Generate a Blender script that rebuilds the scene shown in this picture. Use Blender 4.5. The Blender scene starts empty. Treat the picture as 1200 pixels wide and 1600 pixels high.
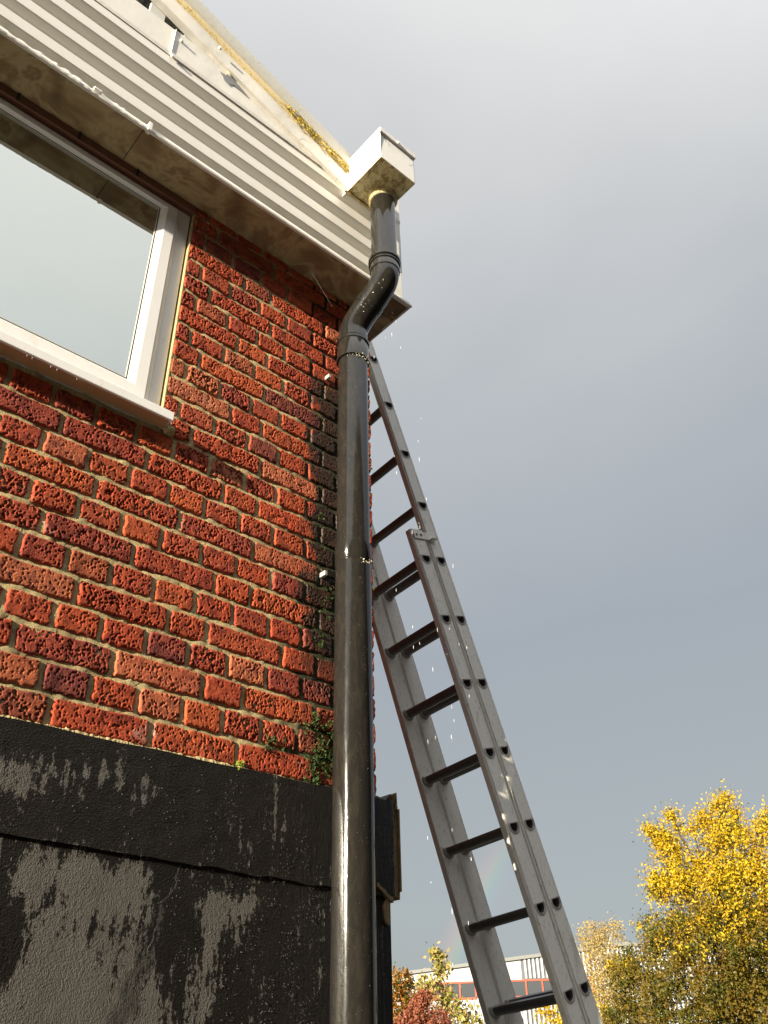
import bpy, bmesh, math, random
import numpy as np
from mathutils import Vector, Matrix, Quaternion

random.seed(7)
RNG = np.random.default_rng(11)
S = bpy.context.scene
C = S.collection
R = math.radians

# ------------------------------------------------------------------ camera
GROUND = -1.45                       # the camera (eye) is the origin of heights
cam_d = bpy.data.cameras.new('camera')
cam = bpy.data.objects.new('camera', cam_d); C.objects.link(cam)
cam_d.sensor_fit = 'VERTICAL'; cam_d.sensor_height = 36.0; cam_d.sensor_width = 27.0
cam_d.lens = 29.68
cam_d.clip_start = 0.05; cam_d.clip_end = 3000
M = np.array([[0.74680494, 0.35428147, 0.56282059],
              [-0.66471345, 0.42428518, 0.61492936],
              [-0.02093836, -0.8333467, 0.55235392]])
cam.matrix_world = Matrix(((M[0, 0], -M[0, 1], -M[0, 2], 0), (M[1, 0], -M[1, 1], -M[1, 2], 0),
                           (M[2, 0], -M[2, 1], -M[2, 2], 0), (0, 0, 0, 1)))
S.camera = cam

# ------------------------------------------------------------------ sun and sky
SUN = Vector((-0.962, -0.172, 0.203)).normalized()      # towards the sun
sun_d = bpy.data.lights.new('sun', 'SUN'); sun_d.energy = 5.0; sun_d.angle = R(0.6)
sun_d.color = (1.0, 0.885, 0.70)
sun = bpy.data.objects.new('sun', sun_d); C.objects.link(sun)
sun.rotation_euler = SUN.to_track_quat('Z', 'Y').to_euler()

S.view_settings.view_transform = 'Standard'; S.view_settings.look = 'None'
S.view_settings.exposure = 1.6; S.view_settings.gamma = 1.0
S.view_settings.use_curve_mapping = False

W = bpy.data.worlds.new('World'); S.world = W; W.use_nodes = True
wt = W.node_tree; wt.nodes.clear()


def N(t, typ, **kw):
    n = t.nodes.new(typ)
    for k, v in kw.items():
        if k in n.inputs.keys() if isinstance(k, str) else False:
            n.inputs[k].default_value = v
        else:
            setattr(n, k, v)
    return n


class G:
    """small helper for node graphs"""
    def __init__(s, t): s.t = t
    def put(s, sock, v):
        if isinstance(v, bpy.types.NodeSocket): s.t.links.new(v, sock)
        elif v is not None:
            if hasattr(sock.default_value, '__len__') and not hasattr(v, '__len__'): v = (v,) * len(sock.default_value)
            if hasattr(sock.default_value, '__len__') and len(sock.default_value) == 4 and len(v) == 3: v = (*v, 1)
            sock.default_value = v
    def math(s, op, a, b=0.5, c=None, clamp=False):
        n = s.t.nodes.new('ShaderNodeMath'); n.operation = op; n.use_clamp = clamp
        s.put(n.inputs[0], a); s.put(n.inputs[1], b)
        if c is not None: s.put(n.inputs[2], c)
        return n.outputs[0]
    def vmath(s, op, a, b=(0, 0, 0)):
        n = s.t.nodes.new('ShaderNodeVectorMath'); n.operation = op
        s.put(n.inputs[0], a); s.put(n.inputs[1], b)
        return n.outputs['Value'] if op in ('DOT_PRODUCT', 'LENGTH', 'DISTANCE') else n.outputs[0]
    def mix(s, f, a, b, mode='MIX'):
        n = s.t.nodes.new('ShaderNodeMix'); n.data_type = 'RGBA'; n.blend_type = mode; n.clamp_factor = True
        s.put(n.inputs[0], f); s.put(n.inputs[6], a); s.put(n.inputs[7], b)
        return n.outputs[2]
    def noise(s, vec, scale, detail=4, rough=0.55, dist=0.0):
        n = s.t.nodes.new('ShaderNodeTexNoise'); s.put(n.inputs['Vector'], vec)
        n.inputs['Scale'].default_value = scale; n.inputs['Detail'].default_value = detail
        n.inputs['Roughness'].default_value = rough; n.inputs['Distortion'].default_value = dist
        return n.outputs['Fac']
    def voro(s, vec, scale, feat='F1', rnd=1.0):
        n = s.t.nodes.new('ShaderNodeTexVoronoi'); n.feature = feat; s.put(n.inputs['Vector'], vec)
        n.inputs['Scale'].default_value = scale; n.inputs['Randomness'].default_value = rnd
        return n.outputs['Distance']
    def ramp(s, f, stops, interp='LINEAR'):
        n = s.t.nodes.new('ShaderNodeValToRGB'); s.put(n.inputs[0], f); cr = n.color_ramp; cr.interpolation = interp
        while len(cr.elements) < len(stops): cr.elements.new(0.5)
        for e, (p, c) in zip(cr.elements, stops):
            e.position = p; e.color = (*c, 1) if hasattr(c, '__len__') else (c, c, c, 1)
        return n.outputs[0]
    def step(s, f, a, b):
        n = s.t.nodes.new('ShaderNodeMapRange'); n.clamp = True; n.interpolation_type = 'SMOOTHSTEP'
        s.put(n.inputs[0], f); n.inputs[1].default_value = a; n.inputs[2].default_value = b
        return n.outputs[0]
    def sep(s, v):
        n = s.t.nodes.new('ShaderNodeSeparateXYZ'); s.put(n.inputs[0], v); return n.outputs
    def comb(s, x, y, z):
        n = s.t.nodes.new('ShaderNodeCombineXYZ'); s.put(n.inputs[0], x); s.put(n.inputs[1], y); s.put(n.inputs[2], z); return n.outputs[0]
    def scale(s, v, k): return s.vmath('MULTIPLY', v, k)


g = G(wt)
tc = wt.nodes.new('ShaderNodeTexCoord')
dirv = g.vmath('NORMALIZE', tc.outputs['Generated'])
dx, dy, dz = g.sep(dirv)
sky = wt.nodes.new('ShaderNodeTexSky'); sky.sky_type = 'NISHITA'; sky.sun_disc = False
sky.sun_elevation = math.asin(SUN.z); sky.sun_rotation = math.atan2(SUN.x, SUN.y)
sky.air_density = 1.0; sky.dust_density = 1.0
# storm cloud: dark and bluish low over the far side, paler overhead, bright towards the sun
cl = g.noise(g.vmath('MULTIPLY', dirv, (1.0, 1.0, 2.2)), 1.3, 4, 0.55, 0.4)
elev = g.math('ADD', dz, g.math('MULTIPLY', g.math('SUBTRACT', cl, 0.5), 0.30))
cloud = g.ramp(elev, [(0.0, (1.20, 1.28, 1.38)), (0.16, (1.30, 1.42, 1.46)), (0.42, (1.23, 1.34, 1.48)),
                      (0.66, (1.66, 1.75, 1.82)), (0.9, (2.38, 2.38, 2.38)), (1.0, (2.5, 2.48, 2.45))])
sunh = Vector((-0.5, -0.8, 0.45)).normalized()
toward = g.vmath('DOT_PRODUCT', dirv, tuple(sunh))
bright = g.step(toward, -0.15, 1.0)
k = g.math('MULTIPLY_ADD', bright, 1.9, 1.0)
cloud = g.mix(1.0, cloud, g.comb(k, k, k), 'MULTIPLY')
base = g.mix(0.04, cloud, sky.outputs[0])
# faint rainbow opposite the sun
anti = tuple(-SUN)
ang = g.math('MULTIPLY', g.math('ARCCOSINE', g.vmath('DOT_PRODUCT', dirv, anti)), 180 / math.pi)
bow = g.ramp(g.step(ang, 36.0, 39.4), [(0, (0, 0, 0)), (0.2, (.05, .02, .12)), (0.38, (.0, .12, .16)), (0.52, (.05, .22, .04)),
                                      (0.66, (.26, .2, 0)), (0.82, (.32, .06, .02)), (1, (0, 0, 0))])
bm_ = g.math('MULTIPLY', g.step(dz, 0.25, 0.14), 1.0)
base = g.mix(1.0, base, g.mix(1.0, bow, g.comb(bm_, bm_, bm_), 'MULTIPLY'), 'ADD')
bg = wt.nodes.new('ShaderNodeBackground'); bg.inputs[1].default_value = 0.1
out = wt.nodes.new('ShaderNodeOutputWorld')
wt.links.new(base, bg.inputs[0]); wt.links.new(bg.outputs[0], out.inputs[0])

S.cycles.max_bounces = 6; S.cycles.diffuse_bounces = 4; S.cycles.glossy_bounces = 4
S.cycles.use_denoising = True


# ------------------------------------------------------------------ materials
def mat(name, fn=None, col=(0.5, 0.5, 0.5), rough=0.6, metal=0.0, spec=0.5):
    m = bpy.data.materials.new(name); m.use_nodes = True
    t = m.node_tree; p = t.nodes['Principled BSDF']
    p.inputs['Base Color'].default_value = (*col, 1); p.inputs['Roughness'].default_value = rough
    p.inputs['Metallic'].default_value = metal; p.inputs['Specular IOR Level'].default_value = spec
    if fn:
        gg = G(t); geo = t.nodes.new('ShaderNodeNewGeometry'); gg.P = geo.outputs['Position']; gg.geo = geo
        info = t.nodes.new('ShaderNodeObjectInfo'); gg.rnd = info.outputs['Random']
        gg.O = t.nodes.new('ShaderNodeTexCoord').outputs['Object']
        def bump(h, strength=0.5, dist=0.004, nrm=None):
            b = t.nodes.new('ShaderNodeBump'); b.inputs['Strength'].default_value = strength; b.inputs['Distance'].default_value = dist
            gg.put(b.inputs['Height'], h)
            if nrm is not None: t.links.new(nrm, b.inputs['Normal'])
            return b.outputs[0]
        gg.bump = bump
        r = fn(gg)
        for key, sock in (('col', 'Base Color'), ('rough', 'Roughness'), ('nrm', 'Normal'), ('spec', 'Specular IOR Level'), ('metal', 'Metallic')):
            if key in r: gg.put(p.inputs[sock], r[key])
    return m


def f_brick(g):
    P = g.P; x, y, z = g.sep(P)
    sel = g.math('FRACT', g.math('ADD', g.rnd, g.math('MULTIPLY', g.noise(P, 9, 2), 0.12)))
    c = g.ramp(sel, [(0.0, (.38, .066, .022)), (0.16, (.33, .052, .020)), (0.30, (.43, .086, .026)), (0.44, (.28, .046, .022)),
                     (0.56, (.37, .062, .022)), (0.66, (.22, .040, .026)), (0.72, (.33, .054, .022)), (0.80, (.42, .125, .056)), (0.88, (.30, .072, .028)), (0.94, (.155, .034, .028)), (1, (.43, .064, .020))])
    n1 = g.noise(P, 38, 5, 0.65)
    c = g.mix(g.step(n1, 0.42, 0.72), c, g.mix(1, c, (0.42, 0.36, 0.48), 'MULTIPLY'))
    n2 = g.noise(P, 90, 4, 0.7)
    c = g.mix(g.math('MULTIPLY', g.step(n2, 0.5, 0.8), 0.38), c, (.50, .19, .075))
    # pale bloom on a few faces
    bl = g.step(g.noise(g.vmath('ADD', P, (3.1, 0, 7.7)), 7, 5, 0.7), 0.64, 0.78)
    c = g.mix(g.math('MULTIPLY', bl, 0.45), c, (.5, .4, .33))
    # algae and wet black staining beside the downpipe
    nz = g.math('SUBTRACT', g.noise(g.vmath('MULTIPLY', P, (1, 1, .6)), 13, 5, .7), 0.5)
    st = g.math('ADD', g.math('MULTIPLY', g.step(x, 1.16, 1.43), 1.0), g.math('MULTIPLY', nz, 1.7))
    st = g.math('ADD', st, g.math('MULTIPLY', g.step(x, 1.30, 1.41), .35))
    st = g.math('MULTIPLY', g.step(st, 0.30, 0.78), g.step(z, 2.08, 1.9))
    st = g.math('MULTIPLY', st, g.math('ADD', g.step(z, 0.80, 1.2), 0.45), clamp=True)
    st = g.math('MULTIPLY', st, g.step(x, 1.546, 1.52))
    c = g.mix(g.math('MULTIPLY', st, 0.93), c, (.018, .017, .011))
    h = g.math('ADD', g.math('MULTIPLY', g.noise(P, 260, 4, 0.7), 0.5), g.math('MULTIPLY', g.noise(P, 110, 3, 0.6), 0.6))
    return dict(col=c, nrm=g.bump(h, 0.8, 0.0028), rough=g.math('MULTIPLY_ADD', st, -0.42, 0.86), spec=0.28)


def f_mortar(g):
    P = g.P; x, y, z = g.sep(P)
    c = g.mix(g.noise(P, 30, 5, .6), (.33, .255, .12), (.50, .41, .22))
    c = g.mix(g.step(g.noise(P, 6, 4, .6), .5, .75), c, (.26, .21, .11))
    st = g.math('ADD', g.step(x, 1.05, 1.45), g.math('MULTIPLY', g.math('SUBTRACT', g.noise(P, 8, 5, .65), 0.5), 1.5))
    st = g.math('MULTIPLY', g.step(st, 0.2, 0.7), g.step(x, 1.58, 1.53))
    c = g.mix(st, c, (.03, .032, .015))
    h = g.math('ADD', g.noise(P, 420, 3, .7), g.math('MULTIPLY', g.noise(P, 70, 3), 1.5))
    return dict(col=c, nrm=g.bump(h, 1.0, .003), rough=.9, spec=.2)


def gauss(g, x, z, cx, cz, sx, sz, amp):
    a = g.math('DIVIDE', g.math('SUBTRACT', x, cx), sx); b = g.math('DIVIDE', g.math('SUBTRACT', z, cz), sz)
    e = g.math('EXPONENT', g.math('MULTIPLY', g.math('ADD', g.math('MULTIPLY', a, a), g.math('MULTIPLY', b, b)), -1))
    return g.math('MULTIPLY', e, amp)


def f_render(g):
    P = g.P; x, y, z = g.sep(P)
    streak = g.noise(g.vmath('MULTIPLY', P, (1, 1, .16)), 46, 5, .7)
    fine = g.noise(g.vmath('MULTIPLY', P, (1, 1, .7)), 110, 5, .75)
    blob = g.noise(g.vmath('MULTIPLY', P, (1, 1, .55)), 9, 4, .6, .3)
    m = g.math('ADD', g.math('MULTIPLY', streak, .55), g.math('ADD', g.math('MULTIPLY', fine, .42), g.math('MULTIPLY', blob, .5)))
    b = None
    for q in ((.80, .15, .15, .12, .40), (.66, .33, .10, .05, .34), (.80, .32, .12, .05, .20), (.92, .30, .10, .05, .10), (1.06, .30, .06, .05, .22), (1.13, .31, .05, .04, .2),
              (1.05, .15, .05, .10, .26), (1.16, .20, .04, .12, .16), (.78, .54, .11, .045, .24), (.60, .50, .06, .06, .22), (.90, .53, .05, .04, .14), (.3, .3, .22, .3, .25), (.85, -.2, .35, .2, .25), (.64, .02, .14, .09, .36), (.95, .05, .12, .1, .2),
              (.61, .20, .055, .10, -.34), (.71, .30, .02, .03, -.2), (.98, .22, .035, .1, -.12), (.72, .44, .2, .03, -.1)):
        v_ = gauss(g, x, z, *q); b = v_ if b is None else g.math('ADD', b, v_)
    m = g.math('MULTIPLY_ADD', g.math('SUBTRACT', m, .76), 1.9, .76)
    m = g.math('ADD', m, b)
    msk = g.step(m, .90, .96)
    bare = g.mix(g.noise(P, 70, 5, .7), (.060, .056, .048), (.120, .112, .097))
    paint = g.mix(g.noise(P, 18, 4, .6), (.007, .006, .005), (.016, .0135, .011))
    c = g.mix(g.math('MULTIPLY', msk, .92), paint, bare)
    # hairline crack running down the lower panel
    cx = g.math('ADD', g.math('MULTIPLY_ADD', g.math('SUBTRACT', z, .378), .36, .975), g.math('MULTIPLY', g.math('SUBTRACT', g.noise(P, 22, 6, .7), .5), .09))
    d = g.math('ABSOLUTE', g.math('SUBTRACT', x, cx))
    crack = g.math('MULTIPLY', g.step(d, .0026, .0006), g.step(z, .385, .37))
    c = g.mix(crack, c, (.085, .068, .045))
    wide = g.math('MULTIPLY', g.step(d, .03, .008), g.step(z, .385, .37))
    c = g.mix(g.math('MULTIPLY', wide, .6), c, (.012, .011, .010))
    h = g.math('ADD', g.math('MULTIPLY', g.noise(P, 330, 2, .5), 1.0), g.math('MULTIPLY', g.noise(P, 170, 2, .5), .6))
    h = g.math('ADD', h, g.math('MULTIPLY', crack, 1.0))
    drip = g.noise(g.vmath('MULTIPLY', P, (1, 1, .10)), 120, 4, .7)
    h = g.math('ADD', h, g.math('MULTIPLY', drip, g.math('MULTIPLY', g.step(x, 1.05, 1.35), 1.4)))
    spk = g.math('MULTIPLY', g.step(g.voro(P, 150), .26, .08), g.step(g.noise(P, 40, 3), .45, .6))
    h = g.math('ADD', h, g.math('MULTIPLY', spk, .8))
    rough = g.mix(msk, (.30, .30, .30), (.85, .85, .85))
    return dict(col=c, nrm=g.bump(h, .6, .0035), rough=rough, spec=.25)


def f_upvc(g):
    P = g.P
    c = g.mix(g.step(g.noise(g.vmath('MULTIPLY', P, (1, 1, .4)), 24, 5, .7), .55, .8), (.80, .79, .76), (.70, .67, .60))
    sp = g.step(g.voro(P, 240), .14, .07)
    sp = g.math('MULTIPLY', sp, g.step(g.noise(P, 30, 2), .56, .62))
    return dict(col=g.mix(g.math('MULTIPLY', sp, .4), c, (.45, .42, .36)), rough=.32, nrm=g.bump(g.noise(P, 15, 3), .15, .003))


def f_clad(g):
    P = g.P; x, y, z = g.sep(P)
    c = g.mix(g.noise(g.vmath('MULTIPLY', P, (.4, 1, 1)), 8, 5, .6), (.70, .675, .61), (.76, .74, .685))
    dirt = g.step(g.noise(g.vmath('MULTIPLY', P, (1, 1, 2.5)), 22, 6, .7), .58, .75)
    c = g.mix(g.math('MULTIPLY', dirt, .25), c, (.42, .36, .25))
    sp = g.step(g.voro(P, 130), .10, .05); sp = g.math('MULTIPLY', sp, g.step(g.noise(P, 45, 2), .5, .62))
    c = g.mix(g.math('MULTIPLY', sp, .6), c, (.16, .13, .08))
    # grime that settles under the ribs' lower edge
    low = g.math('MULTIPLY', g.step(z, 2.6, 2.48), g.step(g.noise(P, 26, 5, .7), .4, .7))
    c = g.mix(g.math('MULTIPLY', low, .35), c, (.45, .40, .25))
    return dict(col=c, rough=.45, nrm=g.bump(g.noise(g.vmath('MULTIPLY', P, (.3, 1, 1)), 6, 3), .25, .004))


def f_flash(g):
    P = g.P; x, y, z = g.sep(P)
    c = g.mix(g.noise(P, 5, 5, .6), (.71, .685, .625), (.765, .745, .69))
    spk = g.math('MULTIPLY', g.step(g.noise(P, 190, 4, .7), .56, .66), g.step(x, .85, 1.15))
    c = g.mix(g.math('MULTIPLY', spk, .55), c, (.55, .40, .16))
    crk = g.step(g.voro(g.vmath('MULTIPLY', P, (.7, 1, 2.0)), 14, 'DISTANCE_TO_EDGE'), .018, .006)
    crk = g.math('MULTIPLY', crk, g.math('MULTIPLY', g.step(g.noise(P, 7, 3), .53, .6), g.step(x, .9, 1.0)))
    c = g.mix(g.math('MULTIPLY', crk, .8), c, (.13, .10, .07))
    return dict(col=c, rough=.5, nrm=g.bump(g.noise(P, 10, 4), .35, .006))


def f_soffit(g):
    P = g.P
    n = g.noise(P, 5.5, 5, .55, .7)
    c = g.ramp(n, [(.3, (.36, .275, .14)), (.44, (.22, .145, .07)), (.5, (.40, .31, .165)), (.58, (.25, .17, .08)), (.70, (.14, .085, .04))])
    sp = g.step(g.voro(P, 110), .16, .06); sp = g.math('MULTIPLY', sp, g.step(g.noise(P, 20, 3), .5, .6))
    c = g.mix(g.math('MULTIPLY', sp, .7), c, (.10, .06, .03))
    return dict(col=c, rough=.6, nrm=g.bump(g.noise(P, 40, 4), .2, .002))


def f_dirty(g):
    P = g.P
    c = g.mix(g.step(g.noise(P, 26, 6, .75), .42, .62), (.56, .47, .25), (.24, .17, .05))
    c = g.mix(g.step(g.noise(P, 70, 5, .7), .58, .7), c, (.07, .05, .03))
    return dict(col=c, rough=.6, nrm=g.bump(g.noise(P, 60, 5, .7), .7, .003))


def f_hopper(g):
    P = g.P
    c = g.mix(g.step(g.noise(P, 50, 6, .75), .62, .74), (.76, .74, .69), (.36, .26, .12))
    return dict(col=c, rough=.4, nrm=g.bump(g.noise(P, 20, 4), .2, .003))


def f_lichen(g):
    P = g.P
    c = g.ramp(g.noise(P, 60, 6, .75), [(.35, (.66, .56, .34)), (.5, (.74, .62, .38)), (.6, (.62, .47, .16)), (.7, (.20, .14, .05))])
    return dict(col=c, rough=.8, nrm=g.bump(g.noise(P, 180, 4, .7), .6, .003))


def f_pipe(g):
    P = g.P
    # wet streaks and drips of water running down the glossy plastic
    w1 = g.noise(g.vmath('MULTIPLY', P, (1, 1, .30)), 46, 4, .6, 1.2)
    w2 = g.noise(g.vmath('MULTIPLY', P, (1, 1, .16)), 90, 3, .6, .4)
    dr = g.step(g.voro(g.vmath('MULTIPLY', P, (1, 1, .55)), 210), .20, .05)
    dr = g.math('MULTIPLY', dr, g.step(g.noise(P, 30, 3), .50, .60))
    h = g.math('ADD', g.math('ADD', g.math('MULTIPLY', w1, .8), g.math('MULTIPLY', w2, .35)), g.math('MULTIPLY', dr, .30))
    c = g.mix(g.step(w1, .40, .70), (.013, .012, .0105), (.020, .018, .014))
    sc = g.math('MULTIPLY', g.step(g.noise(P, 260, 3, .7), .70, .76), .6)
    c = g.mix(sc, c, (.30, .27, .20))
    return dict(col=c, rough=g.ramp(w2, [(.35, .08), (.7, .15)]), nrm=g.bump(h, .085, .003), spec=.45)


def f_alu(g):
    P = g.P
    n = g.noise(g.vmath('MULTIPLY', P, (1, 1, .25)), 30, 5, .65)
    c = g.mix(n, (.70, .68, .61), (.82, .80, .74))
    sp = g.math('MULTIPLY', g.step(g.noise(g.vmath('MULTIPLY', P, (1, 1, .5)), 110, 5, .75), .56, .66), .55)
    c = g.mix(sp, c, (.25, .22, .17))
    big = g.step(g.noise(g.vmath('MULTIPLY', P, (1, 1, .35)), 14, 5, .7), .60, .68)
    c = g.mix(g.math('MULTIPLY', big, .4), c, (.36, .34, .29))
    return dict(col=c, rough=.5, metal=.0, nrm=g.bump(g.noise(P, 160, 3), .12, .001))


def f_rung(g):
    P = g.P
    c = g.mix(g.noise(P, 60, 4), (.10, .095, .09), (.19, .18, .17))
    return dict(col=c, rough=.42, metal=.5, nrm=g.bump(g.noise(P, 150, 3), .15, .001))


def f_board(g):
    P = g.P
    c = g.ramp(g.noise(g.vmath('MULTIPLY', P, (6, 6, 1)), 18, 6, .7), [(.3, (.05, .03, .015)), (.45, (.30, .19, .08)), (.55, (.12, .10, .06)), (.7, (.50, .34, .14))])
    return dict(col=c, rough=.85, nrm=g.bump(g.noise(P, 90, 5, .7), .9, .005))


def f_timber(g):
    P = g.P
    c = g.mix(g.noise(g.vmath('MULTIPLY', P, (.12, 1, 1)), 60, 5), (.10, .040, .022), (.20, .085, .045))
    return dict(col=c, rough=.6, nrm=g.bump(g.noise(g.vmath('MULTIPLY', P, (.1, 1, 1)), 90, 4), .4, .002))


def f_moss(a, b):
    def f(g):
        return dict(col=g.mix(g.noise(g.P, 120, 4, .7), a, b), rough=.9, nrm=g.bump(g.noise(g.P, 400, 3), .8, .003))
    return f


def f_ground(g):
    P = g.P
    c = g.mix(g.noise(P, 60, 5, .7), (.035, .035, .034), (.075, .072, .066))
    c = g.mix(g.step(g.noise(P, .6, 4), .5, .6), c, g.mix(1, c, (.6, .6, .6), 'MULTIPLY'))
    return dict(col=c, rough=g.ramp(g.noise(P, .7, 4), [(.4, .25), (.6, .7)]), nrm=g.bump(g.noise(P, 150, 3), .5, .004))


def f_grass(g):
    return dict(col=g.mix(g.noise(g.P, 12, 5, .7), (.04, .06, .015), (.09, .10, .03)), rough=.9, nrm=g.bump(g.noise(g.P, 60, 4), .8, .03))


MT = dict(
    brick=mat('brick_face', f_brick), mortar=mat('mortar', f_mortar), render=mat('black_painted_render', f_render),
    upvc=mat('white_upvc', f_upvc), clad=mat('cream_cladding', f_clad), flash=mat('cream_flashing', f_flash),
    soffit=mat('stained_soffit', f_soffit), dirty=mat('dirty_underside', f_dirty), hop=mat('hopper_white', f_hopper),
    lichen=mat('lichen', f_lichen), pipe=mat('wet_dark_plastic', f_pipe), alu=mat('weathered_aluminium', f_alu),
    rung=mat('dark_rung', f_rung), board=mat('rotten_board', f_board), timber=mat('brown_timber', f_timber),
    ymoss=mat('yellow_moss', f_moss((.42, .30, .03), (.68, .55, .10))), gmoss=mat('green_moss', f_moss((.010, .022, .005), (.055, .10, .012))),
    ground=mat('wet_asphalt', f_ground), grass=mat('grass', f_grass),
    grey=mat('bare_grey_metal', col=(.20, .21, .215), rough=.5), dark=mat('dark_void', col=(.02, .02, .02), rough=.9),
    gasket=mat('grey_gasket', col=(.10, .10, .09), rough=.6), galv=mat('roof_sheet_white', col=(.62, .63, .62), rough=.45),
    under=mat('sill_underside', lambda g: dict(col=g.mix(g.noise(g.P, 20, 4), (.40, .25, .12), (.52, .36, .20)), rough=.5)),
    room=mat('room_interior', col=(.10, .105, .10), rough=.9),
    cream=mat('clip_cream', col=(.6, .57, .48), rough=.5),
)

MT['collar'] = mat('dull_collar', col=(.33, .32, .29), rough=.45)
# glass: coated panes that mirror the bright sky behind the camera
gm = bpy.data.materials.new('window_glass'); gm.use_nodes = True; t = gm.node_tree; t.nodes.clear()
gg = G(t); o = t.nodes.new('ShaderNodeOutputMaterial')
gl = t.nodes.new('ShaderNodeBsdfGlossy'); gl.inputs['Color'].default_value = (.96, .97, .90, 1); gl.inputs['Roughness'].default_value = .015
df = t.nodes.new('ShaderNodeBsdfDiffuse'); df.inputs['Color'].default_value = (.055, .062, .055, 1)
mx = t.nodes.new('ShaderNodeMixShader'); fr = t.nodes.new('ShaderNodeFresnel'); fr.inputs[0].default_value = 1.9
f_ = gg.math('MULTIPLY_ADD', fr.outputs[0], .8, .36, clamp=True)
t.links.new(f_, mx.inputs[0]); t.links.new(df.outputs[0], mx.inputs[1]); t.links.new(gl.outputs[0], mx.inputs[2]); t.links.new(mx.outputs[0], o.inputs[0])
geo = t.nodes.new('ShaderNodeNewGeometry'); b = t.nodes.new('ShaderNodeBump'); b.inputs['Strength'].default_value = .02; b.inputs['Distance'].default_value = .01
t.links.new(gg.noise(geo.outputs['Position'], 2.5, 2), b.inputs['Height']); t.links.new(b.outputs[0], gl.inputs['Normal'])
MT['glass'] = gm

wd = bpy.data.materials.new('water_drop'); wd.use_nodes = True
p = wd.node_tree.nodes['Principled BSDF']; p.inputs['Transmission Weight'].default_value = .3; p.inputs['IOR'].default_value = 1.33
p.inputs['Roughness'].default_value = .05; p.inputs['Base Color'].default_value = (.95, .97, 1, 1)
MT['water'] = wd


# ------------------------------------------------------------------ object helpers
def link(name, me, m, parent=None, smooth=False, loc=None):
    o = bpy.data.objects.new(name, me); C.objects.link(o)
    if m is not None:
        for x in (m if isinstance(m, (list, tuple)) else [m]): me.materials.append(x)
    if smooth: me.shade_smooth()
    if parent: o.parent = parent
    if loc is not None: o.location = loc
    return o


def tag(o, label=None, cat=None, group=None, kind=None):
    for k, v in (('label', label), ('category', cat), ('group', group), ('kind', kind)):
        if v: o[k] = v
    return o


def thing(name, label, cat, loc=(0, 0, 0), group=None):
    o = bpy.data.objects.new(name, None); C.objects.link(o); o.location = loc; o.empty_display_size = .2
    return tag(o, label, cat, group)


def mesh_np(name, V, F, mi=None):
    me = bpy.data.meshes.new(name); V = np.asarray(V, np.float32); F = np.asarray(F, np.int32)
    k = F.shape[1]
    me.vertices.add(len(V)); me.vertices.foreach_set('co', V.ravel())
    me.loops.add(F.size); me.loops.foreach_set('vertex_index', F.ravel())
    me.polygons.add(len(F)); me.polygons.foreach_set('loop_start', np.arange(0, F.size, k, dtype=np.int32))
    if mi is not None: me.polygons.foreach_set('material_index', np.asarray(mi, np.int32))
    me.update(calc_edges=True); me.validate()
    return me


class MB:
    def __init__(s): s.v = []; s.f = []
    def add(s, V, F):
        o = len(s.v); s.v += [tuple(map(float, p)) for p in V]; s.f += [tuple(i + o for i in f) for f in F]; return s
    def box(s, x0, x1, y0, y1, z0, z1):
        V = [(x, y, z) for x in (x0, x1) for y in (y0, y1) for z in (z0, z1)]
        return s.add(V, [(0, 1, 3, 2), (4, 6, 7, 5), (0, 4, 5, 1), (2, 3, 7, 6), (0, 2, 6, 4), (1, 5, 7, 3)])
    def extrude_x(s, prof, x0, x1, closed=True):
        """prof: list of (y, z); swept along x"""
        n = len(prof); V = [(x0, y, z) for y, z in prof] + [(x1, y, z) for y, z in prof]
        F = [(i, (i + 1) % n, n + (i + 1) % n, n + i) for i in range(n if closed else n - 1)]
        if closed: F += [tuple(range(n))[::-1], tuple(range(n, 2 * n))]
        return s.add(V, F)
    def prism(s, poly, y0, y1):
        """poly in (x, z), thick along y"""
        n = len(poly); V = [(x, y0, z) for x, z in poly] + [(x, y1, z) for x, z in poly]
        F = [(i, (i + 1) % n, n + (i + 1) % n, n + i) for i in range(n)] + [tuple(range(n))[::-1], tuple(range(n, 2 * n))]
        return s.add(V, F)
    def tube(s, path, rad, n=24, caps=True):
        path = [Vector(p) for p in path]; rad = rad if hasattr(rad, '__len__') else [rad] * len(path)
        V = []; F = []; prev = None
        for i, p in enumerate(path):
            d = (path[min(i + 1, len(path) - 1)] - path[max(i - 1, 0)]).normalized()
            a = Vector((1, 0, 0)) if prev is None else prev
            if abs(a.dot(d)) > .95: a = Vector((0, 1, 0))
            a = (a - d * a.dot(d)).normalized(); prev = a; bb = d.cross(a)
            for j in range(n):
                t = 2 * math.pi * j / n; V.append(p + (a * math.cos(t) + bb * math.sin(t)) * rad[i])
        for i in range(len(path) - 1):
            for j in range(n): F.append((i * n + j, i * n + (j + 1) % n, (i + 1) * n + (j + 1) % n, (i + 1) * n + j))
        if caps: F += [tuple(range(n))[::-1], tuple(range((len(path) - 1) * n, len(path) * n))]
        return s.add(V, F)
    def build(s, name, m, parent=None, smooth=False, bevel=0, loc=None, seg=2, label=None):
        me = bpy.data.meshes.new(name); me.from_pydata(s.v, [], s.f); me.update()
        bm = bmesh.new(); bm.from_mesh(me); bmesh.ops.recalc_face_normals(bm, faces=bm.faces); bm.to_mesh(me); bm.free()
        o = link(name, me, m, parent, smooth, loc)
        if bevel:
            b = o.modifiers.new('bevel', 'BEVEL'); b.width = bevel; b.segments = seg; b.limit_method = 'ANGLE'; b.angle_limit = R(35)
        if smooth:
            w = o.modifiers.new('wn', 'WEIGHTED_NORMAL') if bevel else None
        if label: o['label'] = label
        return o


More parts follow.
